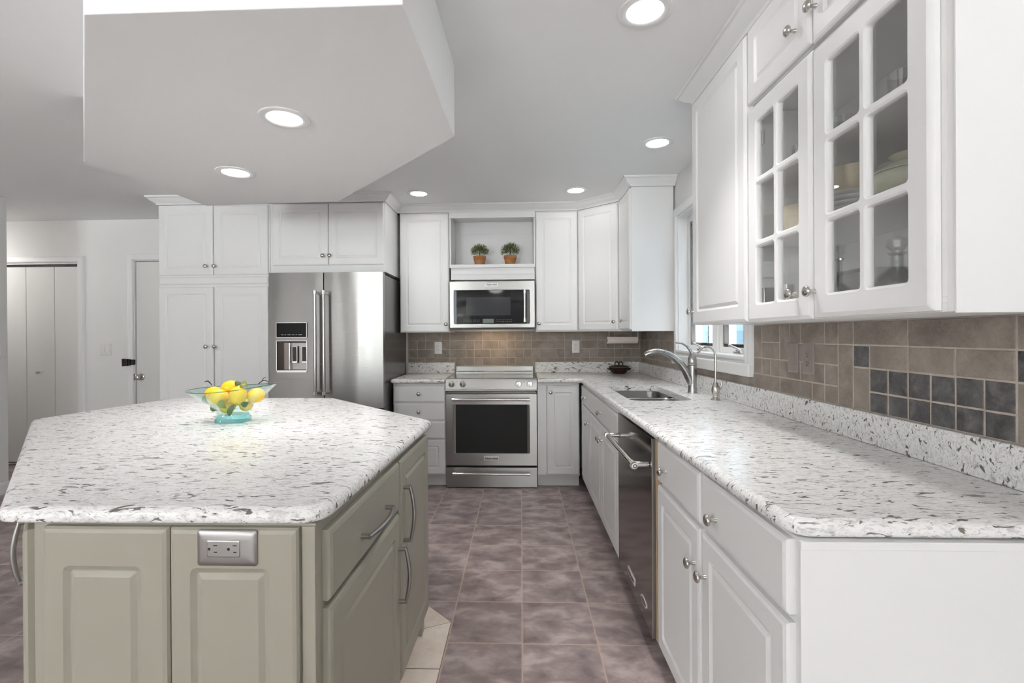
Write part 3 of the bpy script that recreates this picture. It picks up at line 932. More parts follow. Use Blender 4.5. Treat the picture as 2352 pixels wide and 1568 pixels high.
# the glass-door cabinet, hollow, with shelves
GT = run_root('glass_door_cabinet', 'white wall cabinet with two glazed six-pane doors and small doors above', 'cabinet', UXF, 1.785, RZ0)
w = 1.785 - .968
D = WALLX - UXF - .012
H = UZ1 - RZ0
mb = MB().box(0, .018, .0, D, 0, H).box(w - .018, w, .0, D, 0, H).box(.018, w - .018, D - .010, D, 0, H)
mb.box(.018, w - .018, .0, D - .010, 0, .018).box(.018, w - .018, .0, D - .010, .755, .775).box(.018, w - .018, 0, D - .010, H - .018, H)
mb.box(.018, w - .018, 0, .016, .757, .79).box(.018, w - .018, 0, .016, H - .03, H - .018)
mb.box(.018, w - .018, 0, .016, .018, .030).box(w - .045, w - .018, 0, .016, .03, H - .03).box(.018, .034, 0, .016, .03, H - .03)
build('body', mb, 'cabinet_inside', GT, 0, .001)
for z in (.268, .488):
    build('shelf', MB().box(.019, w - .019, .022, D - .011, z, z + .016), 'cabinet_inside', GT, 0, .001)
build('side_panel', MB().box(w, w + .005, -.003, D, -.003, H), 'cabinet_white', GT, 0, .001)
def glass_door(x0, x1, z0, z1, kx, kz):
    tt = .02
    fr = .064
    mw = .026
    cw = (x1 - x0 - 2 * fr - mw) / 2
    ch = (z1 - z0 - 2 * fr - 2 * .024) / 3
    holes = []
    for i in range(2):
        for k in range(3):
            a = x0 + fr + i * (cw + mw); b = z0 + fr + k * (ch + .024)
            holes.append((a, a + cw, b, b + ch))
    mb = MB()
    prof = [(0, -.001, .001), (0, -tt + .008, .001), (.004, -tt + .003, .002), (.0115, -tt, .004)]
    mb.loft([[(x, y, z) for x, z in rr(x0 + i, x1 - i, z0 + i, z1 - i, r)] for i, y, r in prof], cap0=False, cap1=False)
    e = .007
    front = [[Vector((x, z, 0)) for x, z in rr(x0 + .0115, x1 - .0115, z0 + .0115, z1 - .0115, .004)]]
    front += [[Vector((x, z, 0)) for x, z in reversed(rr(a - e, b + e, c - e, d + e, .014))] for a, b, c, d in holes]
    flat = [v for p in front for v in p]
    mb.add([(v.x, -tt, v.y) for v in flat], tessellate_polygon(front))
    backp = [[Vector((x, z, 0)) for x, z in rr(x0, x1, z0, z1, .001)]] + [[Vector((x, z, 0)) for x, z in reversed(rr(a, b, c, d, .006))] for a, b, c, d in holes]
    flat = [v for p in backp for v in p]
    mb.add([(v.x, -.001, v.y) for v in flat], tessellate_polygon(backp))
    for a, b, c, d in holes:
        mb.loft([[(x, -tt, z) for x, z in rr(a - e, b + e, c - e, d + e, .014)], [(x, -tt + .003, z) for x, z in rr(a - .002, b + .002, c - .002, d + .002, .009)], [(x, -tt + .008, z) for x, z in rr(a, b, c, d, .006)], [(x, -.001, z) for x, z in rr(a, b, c, d, .006)]], cap0=False, cap1=False)
    dd = build('door', mb, 'cabinet_white', GT, 30)
    build('glass', MB().box(x0 + .02, x1 - .02, -.0075, -.0045, z0 + .02, z1 - .02), 'pane', dd, 0)
    knob(dd, kx, kz)
    for z in (z0 + .09, z1 - .12):
        mb = MB().box(x0 + .045, x0 + .075, .0005, .006, z - .026, z + .026) if kx > (x0 + x1) / 2 else MB().box(x1 - .075, x1 - .045, .0005, .006, z - .026, z + .026)
        build('hinge', mb, 'nickel', dd, 0, .002)
    return dd
g0, g1, g2, g3 = .010, .386, .3935, w - .031
glass_door(g0, g1, .0, .758, g1 - .078 + .005, .076)
glass_door(g2, g3, .003, .752, g2 + .002 + .010, .076)
door(GT, g0, g1, .777, H - .006, g1 - .070, .857, fr=.052)
door(GT, g2, g3, .770, H - .006, g2 + .022, .864, fr=.052)

# ---- tall pantry and the cupboard over the fridge
PF = 3.92
t = thing('pantry_cabinet', 'tall white pantry cabinet with four doors left of the fridge', 'cabinet', (-3.001, PF, 0))
W = .938
kitchen_box(t, W, BACK - PF - .012, .10, 2.371)
h = W / 2 - .004
door(t, .006, h, 1.787, 2.364, h - .05, 1.858); door(t, h + .008, W - .010, 1.787, 2.358, h + .008 + .014, 1.858)
build('rail', slab(.006, W - .010, 1.710, 1.772, .018), 'cabinet_white', t, 30)
door(t, .006, h, .112, 1.690, h - .052, 1.196); door(t, h + .008, W - .010, .112, 1.690, h + .008 + .012, 1.196)
t = thing('fridge_top_cabinet', 'white two-door cupboard over the fridge', 'cabinet', (-2.060, PF, 1.800))
W = 2.060 - 1.104
wall_box(t, W, .70, 0, .571)
door(t, .024, W / 2 + .010, .058, .563, W / 2 - .028, .133); door(t, W / 2 + .014, W - .006, .058, .563, W / 2 + .030, .133)

# ------------------------------------------------------------------ worktops
LO = [(-1.090, 3.985), (-.6365, 3.985), (-.6365, BACK - .006), (-1.090, BACK - .006)]
t = build('worktop', worktop_mesh(round_poly(LO, [.02, .006, 0, 0]), .8805, .915), 'quartz', None, 40)
tag(t, 'short speckled quartz worktop between fridge and range', 'worktop')
build('upstand', MB().box(-1.088, -.636, BACK - .026, BACK - .0065, .9152, 1.0165), 'quartz', t, 0, .003)
RO = [(.1345, 3.985), (.487, 3.985), (.489, 3.3), (.4935, 2.45), (.503, 1.8), (.5215, .955), (rx(WALLX, .955) - .006, .955), (rx(WALLX, 4.634) - .006, BACK - .006), (.1345, BACK - .006)]
outl = round_poly(RO, [.006, .045, 0, 0, 0, .05, 0, 0, 0])
SX0, SX1, SY0, SY1 = .600, .945, 2.665, 3.430
hole = rr(SX0, SX1, SY0, SY1, .065, 6)
t = build('worktop', worktop_mesh(outl, .8805, .915, hole), 'quartz', None, 40)
tag(t, 'long L-shaped speckled quartz worktop holding the sink', 'worktop')
build('upstand', MB().box(.1345, rx(WALLX, 4.6) - .026, BACK - .026, BACK - .0065, .9152, 1.0165), 'quartz', t, 0, .003)
build('upstand', sk(MB().box(WALLX - .026, WALLX - .0065, .957, BACK - .0065, .9152, 1.0165)), 'quartz', t, 0, .003)

# sink: two undermounted bowls
t = thing('sink', 'stainless double-bowl sink set under the worktop before the window', 'sink', ((SX0 + SX1) / 2, (SY0 + SY1) / 2, .69))
ox, oy = (SX0 + SX1) / 2, (SY0 + SY1) / 2
dv = 3.05
def bowl(y0, y1, zt):
    rings = []
    for i, z, r in ((-.004, zt, .065), (0, zt - .004, .065), (.004, .75, .06), (.012, .71, .05), (.03, .697, .04), (.05, .695, .03)):
        rings.append([(x - ox, y - oy, z - .69) for x, y in rr(SX0 + i, SX1 - i, y0 + i, y1 - i, r, 6)])
    return MB().loft(rings, cap0=False, cap1=True)
build('bowl', bowl(dv + .009, SY1, .880), 'steel', t, 40)
build('bowl', bowl(SY0, dv - .009, .880), 'steel', t, 40)
build('divider', MB().box(SX0 - ox, SX1 - ox, dv - .0085 - oy, dv + .0085 - oy, .78 - .69, .868 - .69), 'steel', t, 0, .004)
for y in ((dv + SY1) / 2, (SY0 + dv) / 2):
    build('drain', MB().lathe([(.042, .001), (.042, .004), (.034, .006), (.030, .003), (0, .003)], (0, y - oy, .005), None, 28), 'chrome', t, 40)

# faucet
fx, fy = 1.052, 3.010
t = thing('faucet', 'brushed pull-out kitchen faucet with lever beside the sink', 'faucet', (fx, fy, .9152))
mb = MB().lathe([(.029, 0), (.029, .004), (.0265, .006), (.0262, .016), (.0258, .018), (.0258, .06), (.0265, .11), (.0272, .165), (.0272, .168)], (0, 0, 0), None, 32)
build('body', mb, 'faucet_steel', t, 40)
pts = [(-.004, 0, .055), (-.022, 0, .098), (-.044, 0, .142), (-.074, 0, .182), (-.110, 0, .216), (-.150, 0, .240), (-.176, 0, .249)]
build('spout', MB().tube(pts, [.024, .0255, .0235, .0215, .0200, .0190, .0188], 20), 'faucet_steel', t, 60)
pts = [(-.178, 0, .2495), (-.200, 0, .2540), (-.228, 0, .2550), (-.256, 0, .2490), (-.276, 0, .2400), (-.287, 0, .2330)]
hd = build('spray_head', MB().tube(pts, [.0186, .0188, .0190, .0185, .0165, .0120], 20), 'faucet_steel', t, 60)
build('spray_button', MB().lathe([(.010, 0), (.010, .004), (.006, .006), (0, .006)], (-.236, -.0165, .252), AX_OUT, 20, sx=1.3, sy=.8), 'plate_silver', hd, 50)
mb = MB().lathe([(.0272, .170), (.0285, .172), (.0285, .178), (.0250, .182), (.0262, .195), (.0240, .215), (.0170, .236), (.0100, .250), (.006, .256), (0, .257)], (0, 0, 0), None, 28)
mb.tube([(0, 0, .238), (-.012, 0, .262), (-.032, 0, .288), (-.058, 0, .303), (-.084, 0, .309), (-.100, 0, .308)], [.0115, .0095, .0075, .0065, .0058, .0050], 14)
build('lever', mb, 'faucet_steel', t, 50)
gx, gy = 1.066, 2.692
t = thing('filter_faucet', 'slim gooseneck drinking-water tap nearer than the main faucet', 'faucet', (gx, gy, .9152))
mb = MB().lathe([(.025, 0), (.0235, .006), (.016, .014), (.0150, .020), (.0210, .040), (.0215, .058), (.0170, .078), (.0125, .090), (.0115, .096)], (0, 0, 0), None, 24)
build('body', mb, 'nickel', t, 50)
pts = [(0, 0, .094)] + [(0, 0, z) for z in (.12, .16, .20, .235)] + [(-.047 + .047 * math.cos(a), 0, .240 + .052 * math.sin(a)) for a in [R(q) for q in range(10, 151, 14)]] + [(-.098, 0, .258)]
build('spout', MB().tube(pts, .0058, 12), 'nickel', t, 60)
mb = MB().lathe([(.010, 0), (.011, .010), (.009, .018), (0, .020)], (.010, 0, .062), AX_X, 16)
mb.tube([(.024, 0, .062), (.030, -.002, .078), (.034, -.004, .104)], [.006, .0048, .0036], 10)
build('lever', mb, 'nickel', t, 50)
# ------------------------------------------------------------------ range
t = thing('range', 'stainless slide-in range with black oven window and two bar handles', 'range', (-.632, 4.03, 0))
W = .762
build('body', MB().box(.006, W - .006, .03, .585, .012, .900), 'black', t, 0)
build('base_gap', MB().box(.004, W - .004, .012, .03, .172, .815), 'dark_gap', t, 0)
d = build('drawer', face_rings(MB(), .0, W, .006, .170, [(0, .03, .002), (0, .004, .002), (.003, 0, .003), (.008, 0, .003)]), 'steel', t, 30)
bar_handle(d, (.064, -.052, .131), (W - .064, -.052, .131), 0, .05, .0105)
# oven door with a recessed window
OZ0, OZ1 = .1865, .787
wx0, wx1, wz0, wz1 = .060, W - .060, .288, .698
mb = MB()
mb.loft([[(x, y, z) for x, z in rr(i, W - i, OZ0 + i, OZ1 - i, r)] for i, y, r in ((0, .03, .002), (0, .004, .002), (.003, 0, .003))], cap0=False, cap1=False)
front = [[Vector((x, z, 0)) for x, z in rr(.003, W - .003, OZ0 + .003, OZ1 - .003, .003)], [Vector((x, z, 0)) for x, z in reversed(rr(wx0, wx1, wz0, wz1, .012))]]
flat = [v for p in front for v in p]
mb.add([(v.x, 0, v.y) for v in flat], tessellate_polygon(front))
mb.loft([[(x, y, z) for x, z in rr(wx0 + i, wx1 - i, wz0 + j, wz1 - j, r)] for i, j, y, r in ((0, 0, 0, .012), (.002, .002, .004, .010), (.026, .004, .014, .002), (.026, .004, .020, .002))], cap0=False, cap1=False)
d = build('oven_door', mb, 'steel', t, 20)
gl = build('oven_window', MB().box(wx0 + .0262, wx1 - .0262, .0142, .0195, wz0 + .0042, wz1 - .0042), 'black_glass', d, 0)
ov = build('oval_badge', MB().lathe([(.034, 0), (.034, .0012), (.031, .0018), (0, .0018)], (W - .120, .0140, .322), AX_OUT, 36, sx=1.0, sy=.34), 'badge', gl, 40)
text_mesh('badge_lettering', 'EVEN-HEAT', .012, (W - .120, .0118, .322), ov, 'ink', width=.052)
bar_handle(d, (.062, -.055, .745), (W - .062, -.055, .745), 0, .053, .0115)
bd = build('badge', face_rings(MB(), .318, .445, .230, .264, [(0, 0, .002), (0, -.003, .002), (.0025, -.0042, .002), (.005, -.0042, .002)]), 'badge', d, 30)
text_mesh('badge_lettering', 'KitchenAid', .022, (.3815, -.0044, .2475), bd, 'ink', width=.102, bold=.0007)
# vent gap and control fascia
build('door_vent', MB().box(.004, W - .004, -.004, .028, .792, .797).box(.012, W - .012, .004, .02, .800, .805), 'steel', t, 0, .001)
pf = [(.03, .8105), (-.010, .8105), (-.014, .816), (-.013, .822), (-.006, .826), (.0, .905), (.003, .912), (.008, .9152), (.03, .9152)]
mb = MB().loft([[(x, y, z) for y, z in pf] for x in (0, W)])
cp = build('control_panel', mb, 'steel', t, 25)
for x in (.050, .144, .610, .704):
    k = build('knob', MB().lathe([(.0255, -.004), (.0255, .004), (.0235, .007), (.0225, .022), (.0205, .0255), (.0, .0265)], (x, -.002, .868), AX_OUT, 28), 'chrome', cp, 35)
    build('grip', MB().box(x - .0035, x + .0035, -.036, -.0265, .868 - .019, .868 + .019), 'nickel', k, 0, .0015)
for x in (.097, .657):
    build('indicator', MB().lathe([(.003, 0), (.003, .002), (0, .002)], (x, -.0005, .889), AX_OUT, 10), 'ink', cp, 0)
ck = build('cooktop', MB().box(.012, W - .012, .030, .545, .9005, .9165), 'cook_glass', t, 0, .001)
for x in (0, W - .012):
    build('cooktop_trim', MB().box(x, x + .012, .030, .578, .9005, .9172), 'steel', t, 0, .001)
bg_ = build('back_guard', MB().box(.010, W - .014, .545, .578, .9005, .932).box(.010, W - .014, .582, .596, .9005, .981), 'steel', t, 0, .003)
mb = MB()
for k in range(3):
    for x0 in (.03 + k * .09, W - .03 - k * .09 - .075):
        mb.box(x0, x0 + .075, .560, .5815, .9322, .934)
build('vent_slot', mb, 'slot', bg_, 0)
mb = MB()
n = 40
for x, y, r in ((.20, .16, .085), (.20, .40, .075), (.56, .16, .075), (.56, .40, .10), (.385, .44, .06)):
    mb.loft([[(x + q * math.cos(2 * PI * i / n), y + q * math.sin(2 * PI * i / n), .9168) for i in range(n)] for q in (r, r - .0035)], cap0=False, cap1=False)
build('burner_ring', mb, 'legend', ck, 0)

# ------------------------------------------------------------------ microwave over the range
MF = 4.245
t = thing('microwave', 'stainless over-range microwave with black glass door', 'microwave', (-.630, MF, 1.338))
W, H = .757, .4165
build('body', MB().box(.004, W - .004, .024, BACK - MF - .014, .012, H - .002), 'black', t, 0)
build('underside', MB().box(.012, W - .012, .006, BACK - MF - .02, -.004, .0125).box(.012, W - .012, .006, .024, -.013, -.004), 'black', t, 0, .001)
gx0, gx1, gz0, gz1 = .040, W - .046, .036, .337
mb = MB()
mb.loft([[(x, y, z) for x, z in rr(i, W - i, i, H - i, r)] for i, y, r in ((0, .025, .003), (0, .006, .003), (.006, 0, .004))], cap0=False, cap1=False)
front = [[Vector((x, z, 0)) for x, z in rr(.006, W - .006, .006, H - .006, .004)], [Vector((x, z, 0)) for x, z in reversed(rr(gx0, gx1, gz0, gz1, .010))]]
flat = [v for p in front for v in p]
mb.add([(v.x, 0, v.y) for v in flat], tessellate_polygon(front))
mb.loft([[(x, y, z) for x, z in rr(gx0 + i, gx1 - i, gz0 + j, gz1 - j, r)] for i, j, y, r in ((0, 0, 0, .010), (.003, .002, -.003, .008), (.024, .003, .008, .002), (.024, .003, .018, .002))], cap0=False, cap1=False)
d = build('door', mb, 'steel', t, 20)
g = build('door_glass', MB().box(gx0 + .0242, gx1 - .0242, .0085, .014, gz0 + .0032, gz1 - .0032), 'black_glass', d, 0)
build('screen', MB().box(.150, .540, .0081, .0084, .112, .272), 'screen_mesh', g, 0)
build('display', MB().box(.296, .392, .0079, .0084, .046, .082), 'display_grey', g, 0)
for base in (.125, .410):
    mb = MB()
    for k in range(9):
        for j in range(2):
            x = base + k * .0165
            mb.box(x, x + .008 + .003 * ((k * 7 + j) % 2), .0080, .0084, .056 + j * .015, .0585 + j * .015)
    build('key_lettering', mb, 'legend', g, 0)
mb = MB().tube([(.664, -.046, .052), (.664, -.046, .332)], .0115, 18)
for z, q in ((.052, 1), (.332, -1)):
    mb.tube([(.664, -.046, z - q * .002), (.664, -.046, z + q * .030)], .0145, 18, 1)
    mb.tube([(.664, -.046, z + q * .014), (.664, .010, z + q * .014)], .010, 12, 1)
build('handle', mb, ['nickel', 'chrome'], d, 40)
bd = build('badge', face_rings(MB(), .322, .433, .366, .396, [(0, 0, .002), (0, -.003, .002), (.0025, -.004, .002), (.005, -.004, .002)]), 'badge', d, 30)
text_mesh('badge_lettering', 'KitchenAid', .019, (.3775, -.0042, .3815), bd, 'ink', width=.088, bold=.0006)
for x in (.30, .46):
    build('task_lamp', MB().lathe([(.020, 0), (.020, -.003), (0, -.004)], (x, .20, -.0042), None, 20), 'hood_lens', t, 40)

# ------------------------------------------------------------------ fridge
FF = 3.82
FW = .925
t = thing('refrigerator', 'stainless french-door refrigerator with ice and water dispenser', 'refrigerator', (-2.023, FF, 0))
build('body', MB().box(.004, FW - .004, .062, BACK - FF - .03, .02, 1.772), 'fridge_side', t, 0, .004)
build('kick_grille', MB().box(.01, FW - .01, .05, .07, .0, .075), 'black', t, 0)
mb = MB()
for x in (.03, FW - .09):
    mb.box(x, x + .06, .012, .10, 1.7725, 1.790)
build('hinge_cover', mb, 'fridge_side', t, 0, .004)
def bowed(x0, x1, z0, z1, holes=None, n=14, d=.058, bulge=.003):
    """door with a slightly bowed front; a rectangular opening may be left out"""
    xs = sorted(set([x0 + (x1 - x0) * k / n for k in range(n + 1)] + ([holes[0], holes[1]] if holes else [])))
    zs = [z0, z1] if not holes else [z0, holes[2], holes[3], z1]
    yf = lambda x: -bulge * (1 - ((x - (x0 + x1) / 2) / ((x1 - x0) / 2)) ** 2)
    mb = MB()
    for i in range(len(xs) - 1):
        for k in range(len(zs) - 1):
            if holes and holes[0] - 1e-6 <= xs[i] and xs[i + 1] <= holes[1] + 1e-6 and k == 1:
                continue
            mb.add([(xs[i], yf(xs[i]), zs[k]), (xs[i + 1], yf(xs[i + 1]), zs[k]), (xs[i + 1], yf(xs[i + 1]), zs[k + 1]), (xs[i], yf(xs[i]), zs[k + 1])], [(0, 1, 2, 3)])
    f = [(x, yf(x)) for x in xs]
    for z, rev in ((z0, 1), (z1, 0)):
        poly = [(x, y, z) for x, y in f] + [(x1, d, z), (x0, d, z)]
        mb.add(poly, [tuple(range(len(poly)))])
    mb.add([(x0, yf(x0), z0), (x0, yf(x0), z1), (x0, d, z1), (x0, d, z0)], [(0, 1, 2, 3)])
    mb.add([(x1, yf(x1), z0), (x1, yf(x1), z1), (x1, d, z1), (x1, d, z0)], [(0, 1, 2, 3)])
    mb.add([(x0, d, z0), (x1, d, z0), (x1, d, z1), (x0, d, z1)], [(0, 1, 2, 3)])
    # weld
    key, remap, vs = {}, [], []
    for v in mb.v:
        q = tuple(round(c, 5) for c in v)
        if q not in key:
            key[q] = len(vs); vs.append(v)
        remap.append(key[q])
    mb.v = vs; mb.f = [[remap[i] for i in f_] for f_ in mb.f]
    return mb
hx0, hx1, hz0, hz1 = .066, .308, 1.006, 1.238
dl = build('left_door', bowed(.0, .4435, .700, 1.788, (hx0, hx1, hz0, hz1)), 'steel_v', t, 30)
drr = build('right_door', bowed(.4515, FW, .700, 1.788), 'steel_v', t, 30)
dz = build('freezer_drawer', bowed(.0, FW, .085, .692), 'steel_v', t, 30)
bar_handle(dl, (.402, -.066, .815), (.402, -.066, 1.634), 0, .066, .0125, 'nickel')
bar_handle(drr, (.472, -.066, .815), (.472, -.066, 1.634), 0, .066, .0125, 'nickel')
bar_handle(dz, (.10, -.062, .640), (FW - .10, -.062, .640), 0, .062, .0125, 'nickel')
# dispenser: surround, recess, paddles, display
nb = MB()
for a, b, c, d_ in ((hx0 - .006, hx0, hz0 - .006, hz1 + .006), (hx1, hx1 + .006, hz0 - .006, hz1 + .006), (hx0, hx1, hz1, hz1 + .006), (hx0, hx1, hz0 - .018, hz0)):
    nb.box(a, b, -.0105, .004, c, d_)
rec = build('dispenser_surround', nb, 'chrome', dl, 0, .001)
mb = MB()
dp = .052
mb.add([(hx0, -.006, hz0), (hx1, -.006, hz0), (hx1, -.006, hz1), (hx0, -.006, hz1), (hx0, dp, hz0), (hx1, dp, hz0), (hx1, dp, hz1), (hx0, dp, hz1)], [(0, 4, 7, 3), (1, 2, 6, 5), (0, 1, 5, 4), (3, 7, 6, 2), (4, 5, 6, 7)])
build('dispenser_recess', mb, 'steel_dark', dl, 0)
build('dispenser_plate', MB().box(.167, hx1 - .001, .040, .046, hz0 + .002, hz1 - .013), 'plate_silver', dl, 0, .001)
build('dispenser_post', MB().box(.155, .166, .006, .045, hz0 + .001, hz1 - .012), 'chrome', dl, 0, .003)
build('dispenser_hood', MB().box(hx0 + .001, hx1 - .001, -.002, .048, hz1 - .012, hz1 - .001), 'black', dl, 0)
for x0 in (.182, .262):
    pd = build('dispenser_paddle', MB().box(x0 - .004, x0 + .040, .012, .024, hz0 + .055, hz1 - .040), 'chrome', dl, 0, .003)
    build('paddle_pad', MB().box(x0 + .001, x0 + .035, .009, .013, hz0 + .070, hz1 - .046), 'black', pd, 0, .002)
ds = build('dispenser_display', face_rings(MB(), .066, .308, 1.270, 1.384, [(0, -.004, .004), (0, -.0100, .004), (.002, -.0112, .004), (.004, -.0112, .004)]), 'black_glass', dl, 30)
build('display_bezel', MB().loft([[(x, -.0085, z) for x, z in rr(.062, .312, 1.266, 1.388, .006)], [(x, -.0108, z) for x, z in rr(.062, .312, 1.266, 1.388, .006)], [(x, -.0108, z) for x, z in rr(.0655, .3085, 1.2695, 1.3845, .004)], [(x, -.0085, z) for x, z in rr(.0655, .3085, 1.2695, 1.3845, .004)]], cap0=False, cap1=False), 'chrome', dl, 30)
mb = MB()
for x0, ww in ((.104, .018), (.126, .003), (.134, .011), (.156, .026), (.192, .015), (.211, .003), (.222, .011), (.244, .030)):
    mb.box(x0, x0 + ww, -.01135, -.0111, 1.288, 1.2925)
build('key_lettering', mb, 'legend', ds, 0)

# ------------------------------------------------------------------ island
IA, IB, IC, ID, IE, IF = (-1.064, 1.018), (-.4405, 1.018), (-.420, 2.070), (-1.105, 2.760), (-2.03, 2.770), (-2.12, 2.085)
isl = thing('island_cabinet', 'sage green six-sided kitchen island with panels, drawers and bar pulls', 'island', (-1.2, 1.9, 0))
ioff = Matrix.Translation((1.2, -1.9, 0))
def ibuild(name, mb, mat, parent=isl, **k):
    if parent is isl:
        mb.xf(ioff)
    return build(name, mb, mat, parent, **k)
hexa = [IA, IB, IC, ID, IE, IF]
ibuild('body', MB().prism(hexa, .10, .8795), 'sage', smooth=0, bev=.003)
ibuild('toe_kick', MB().prism(offset_poly(hexa, .075), .003, .10), 'sage', smooth=0)
for p, q in zip(hexa, offset_poly(hexa, .001)):
    c = Vector(offset_poly(hexa, .030)[hexa.index(p)])
    ibuild('foot', MB().box(c.x - .024, c.x + .024, c.y - .024, c.y + .024, .0024, .10), 'sage', smooth=0, bev=.003)
def iface(name, a, b):
    """holder frame for a face seen from outside with a on its left"""
    a, b = Vector(a), Vector(b)
    d = b - a
    o = bpy.data.objects.new(name, None)
    return Matrix.Translation((a.x + 1.2, a.y - 1.9, 0)) @ Matrix.Rotation(math.atan2(d.y, d.x), 4, 'Z'), d.length
def placed(o, m):
    o.matrix_local = m
    return o
mF, LF = iface('front', IA, IB)
p1 = placed(door(isl, .034, .312, .09, .873, fr=.0, mat='sage', name='end_panel', flat=True), mF)
p1.name = 'end_panel'
def inset_panel(parent, x0, x1, z0, z1, y):
    prof = [(-.003, y + .002, .013), (0, y - .0005, .013), (.003, y + .0005, .012), (.010, y + .0068, .008), (.012, y + .0068, .003)]
    return prof
def framed_panel(x0, x1, z0, z1, gx0, gx1, gz0, gz1, t=.02):
    """slab with an eased edge and one raised field at an arbitrary place"""
    mb = MB()
    mb.loft([[(x, y, z) for x, z in rr(x0 + i, x1 - i, z0 + i, z1 - i, r)] for i, y, r in ((0, 0, .001), (0, -t + .008, .001), (.004, -t + .003, .002), (.0115, -t, .004))], cap0=False, cap1=False)
    front = [[Vector((x, z, 0)) for x, z in rr(x0 + .0115, x1 - .0115, z0 + .0115, z1 - .0115, .004)], [Vector((x, z, 0)) for x, z in reversed(rr(gx0, gx1, gz0, gz1, .014))]]
    flat = [v for p in front for v in p]
    mb.add([(v.x, -t, v.y) for v in flat], tessellate_polygon(front))
    mb.loft([[(x, -t + y, z) for x, z in rr(gx0 + i, gx1 - i, gz0 + i, gz1 - i, r)] for i, y, r in ((0, 0, .014), (.004, .003, .013), (.011, .0068, .009), (.0135, .0068, .003), (.0235, .0016, .002), (.0245, .001, .002))], cap0=False, cap1=True)
    return mb
bpy.data.objects.remove(p1)
placed(build('end_panel', framed_panel(.034, .312, .10, .874, .0825, .2545, .18, .7925), 'sage', isl, 9), mF)
pn = placed(build('end_panel', framed_panel(.3145, .592, .10, .874, .361, .532, .18, .7905), 'sage', isl, 9), mF)
placed(build('corner_stile', MB().box(.594, LF, -.004, 0, .10, .874), 'sage', isl, 0, .002), mF)
ol = placed(build('outlet_plate', face_rings(MB(), .3795, .508, .797, .8725, [(0, -.0198, .006), (0, -.0225, .006), (.003, -.0255, .005), (.010, -.0270, .004), (.022, -.0275, .003)]), 'plate_silver', isl, 40), mF)
rc = build('receptacle', face_rings(MB(), .4035, .474, .8175, .8525, [(0, -.0270, .003), (0, -.0282, .003), (.001, -.0290, .003), (.003, -.0290, .003)]), 'plate_silver', ol, 40)
mb = MB()
for x in (.418, .4595):
    mb.box(x + .0, x + .0085, -.0292, -.0288, .8415, .8435).box(x + .001, x + .0080, -.0292, -.0288, .8275, .8295)
    mb.lathe([(.0030, 0), (.0030, .0006), (0, .0006)], (x - .009, -.0288, .8350), AX_OUT, 12)
build('socket_slots', mb, 'slot', rc, 0)
# right-hand face, seen obliquely: drawer over door, then one tall door
mR, LR = iface('right', IB, IC)
dw = placed(build('drawer', slab(.030, .592, .696, .853), 'sage', isl, 9), mR)
bow_pull(dw, (.222, .760), (.432, .760))
d1 = placed(build('door', raised_panel(.030, .592, .108, .681, fr=.058), 'sage', isl, 9), mR)
bow_pull(d1, (.572, .572), (.572, .398))
d2 = placed(build('door', raised_panel(.606, LR - .006, .108, .853, fr=.058), 'sage', isl, 9), mR)
bow_pull(d2, (.640, .755), (.640, .572))
mL, LL = iface('left', IF, IA)
for k in range(3):
    q0, q1 = .02 + k * (LL - .04) / 3, .02 + (k + 1) * (LL - .04) / 3
    d3 = placed(build('door', raised_panel(q0 + .004, q1 - .004, .108, .856, fr=.058), 'sage', isl, 9), mL)
    bow_pull(d3, (q0 + .040, .755), (q0 + .040, .585))
for a, b in ((IC, ID), (ID, IE), (IE, IF)):
    m_, l_ = iface('side', a, b)
    placed(build('end_panel', raised_panel(.03, l_ - .03, .108, .86, fr=.07), 'sage', isl, 9), m_)
CT = [(-1.122, .995), (-.418, 1.002), (-.386, 2.072), (-1.098, 2.815), (-2.078, 2.832), (-2.190, 2.085)]
t = build('island_worktop', worktop_mesh(round_poly(CT, [.045, .060, .045, .03, .03, .05]), .8805, .915), 'quartz', None, 40)
tag(t, 'six-sided speckled quartz worktop of the sage green island', 'worktop')

# ------------------------------------------------------------------ backsplash tiling
def tile_wall(cells_rows, xcols, skip, seed, big=.25, tall=.18, preset=()):
    """modular stone: cells grouped at random into 1x1, 2x1 and 1x2 pieces -> list of (i0, i1, k0, k1, dark)"""
    rnd = random.Random(seed)
    nx, nz_ = len(xcols) - 1, len(cells_rows) - 1
    used = [[skip(xcols[i], xcols[i + 1], cells_rows[k], cells_rows[k + 1]) for k in range(nz_)] for i in range(nx)]
    out = []
    for i0, i1, k0, k1, dark in preset:
        for i in range(i0, i1):
            for k in range(k0, k1):
                used[i][k] = True
        out.append((i0, i1, k0, k1, dark))
    for i in range(nx):
        for k in range(nz_):
            if used[i][k]:
                continue
            r = rnd.random()
            if k == 0 and i + 2 < nx and not used[i + 1][k] and not used[i + 2][k] and r < .75:
                g = (i, i + 3, k, k + 1)
            elif r < .52 and i + 1 < nx and not used[i + 1][k]:
                g = (i, i + 2, k, k + 1)
            elif r < .52 + tall and 0 < k < nz_ - 1 and not used[i][k + 1]:
                g = (i, i + 1, k, k + 2)
            else:
                g = (i, i + 1, k, k + 1)
            for a in range(g[0], g[1]):
                for b in range(g[2], g[3]):
                    used[a][b] = True
            out.append((*g, False))
    return out
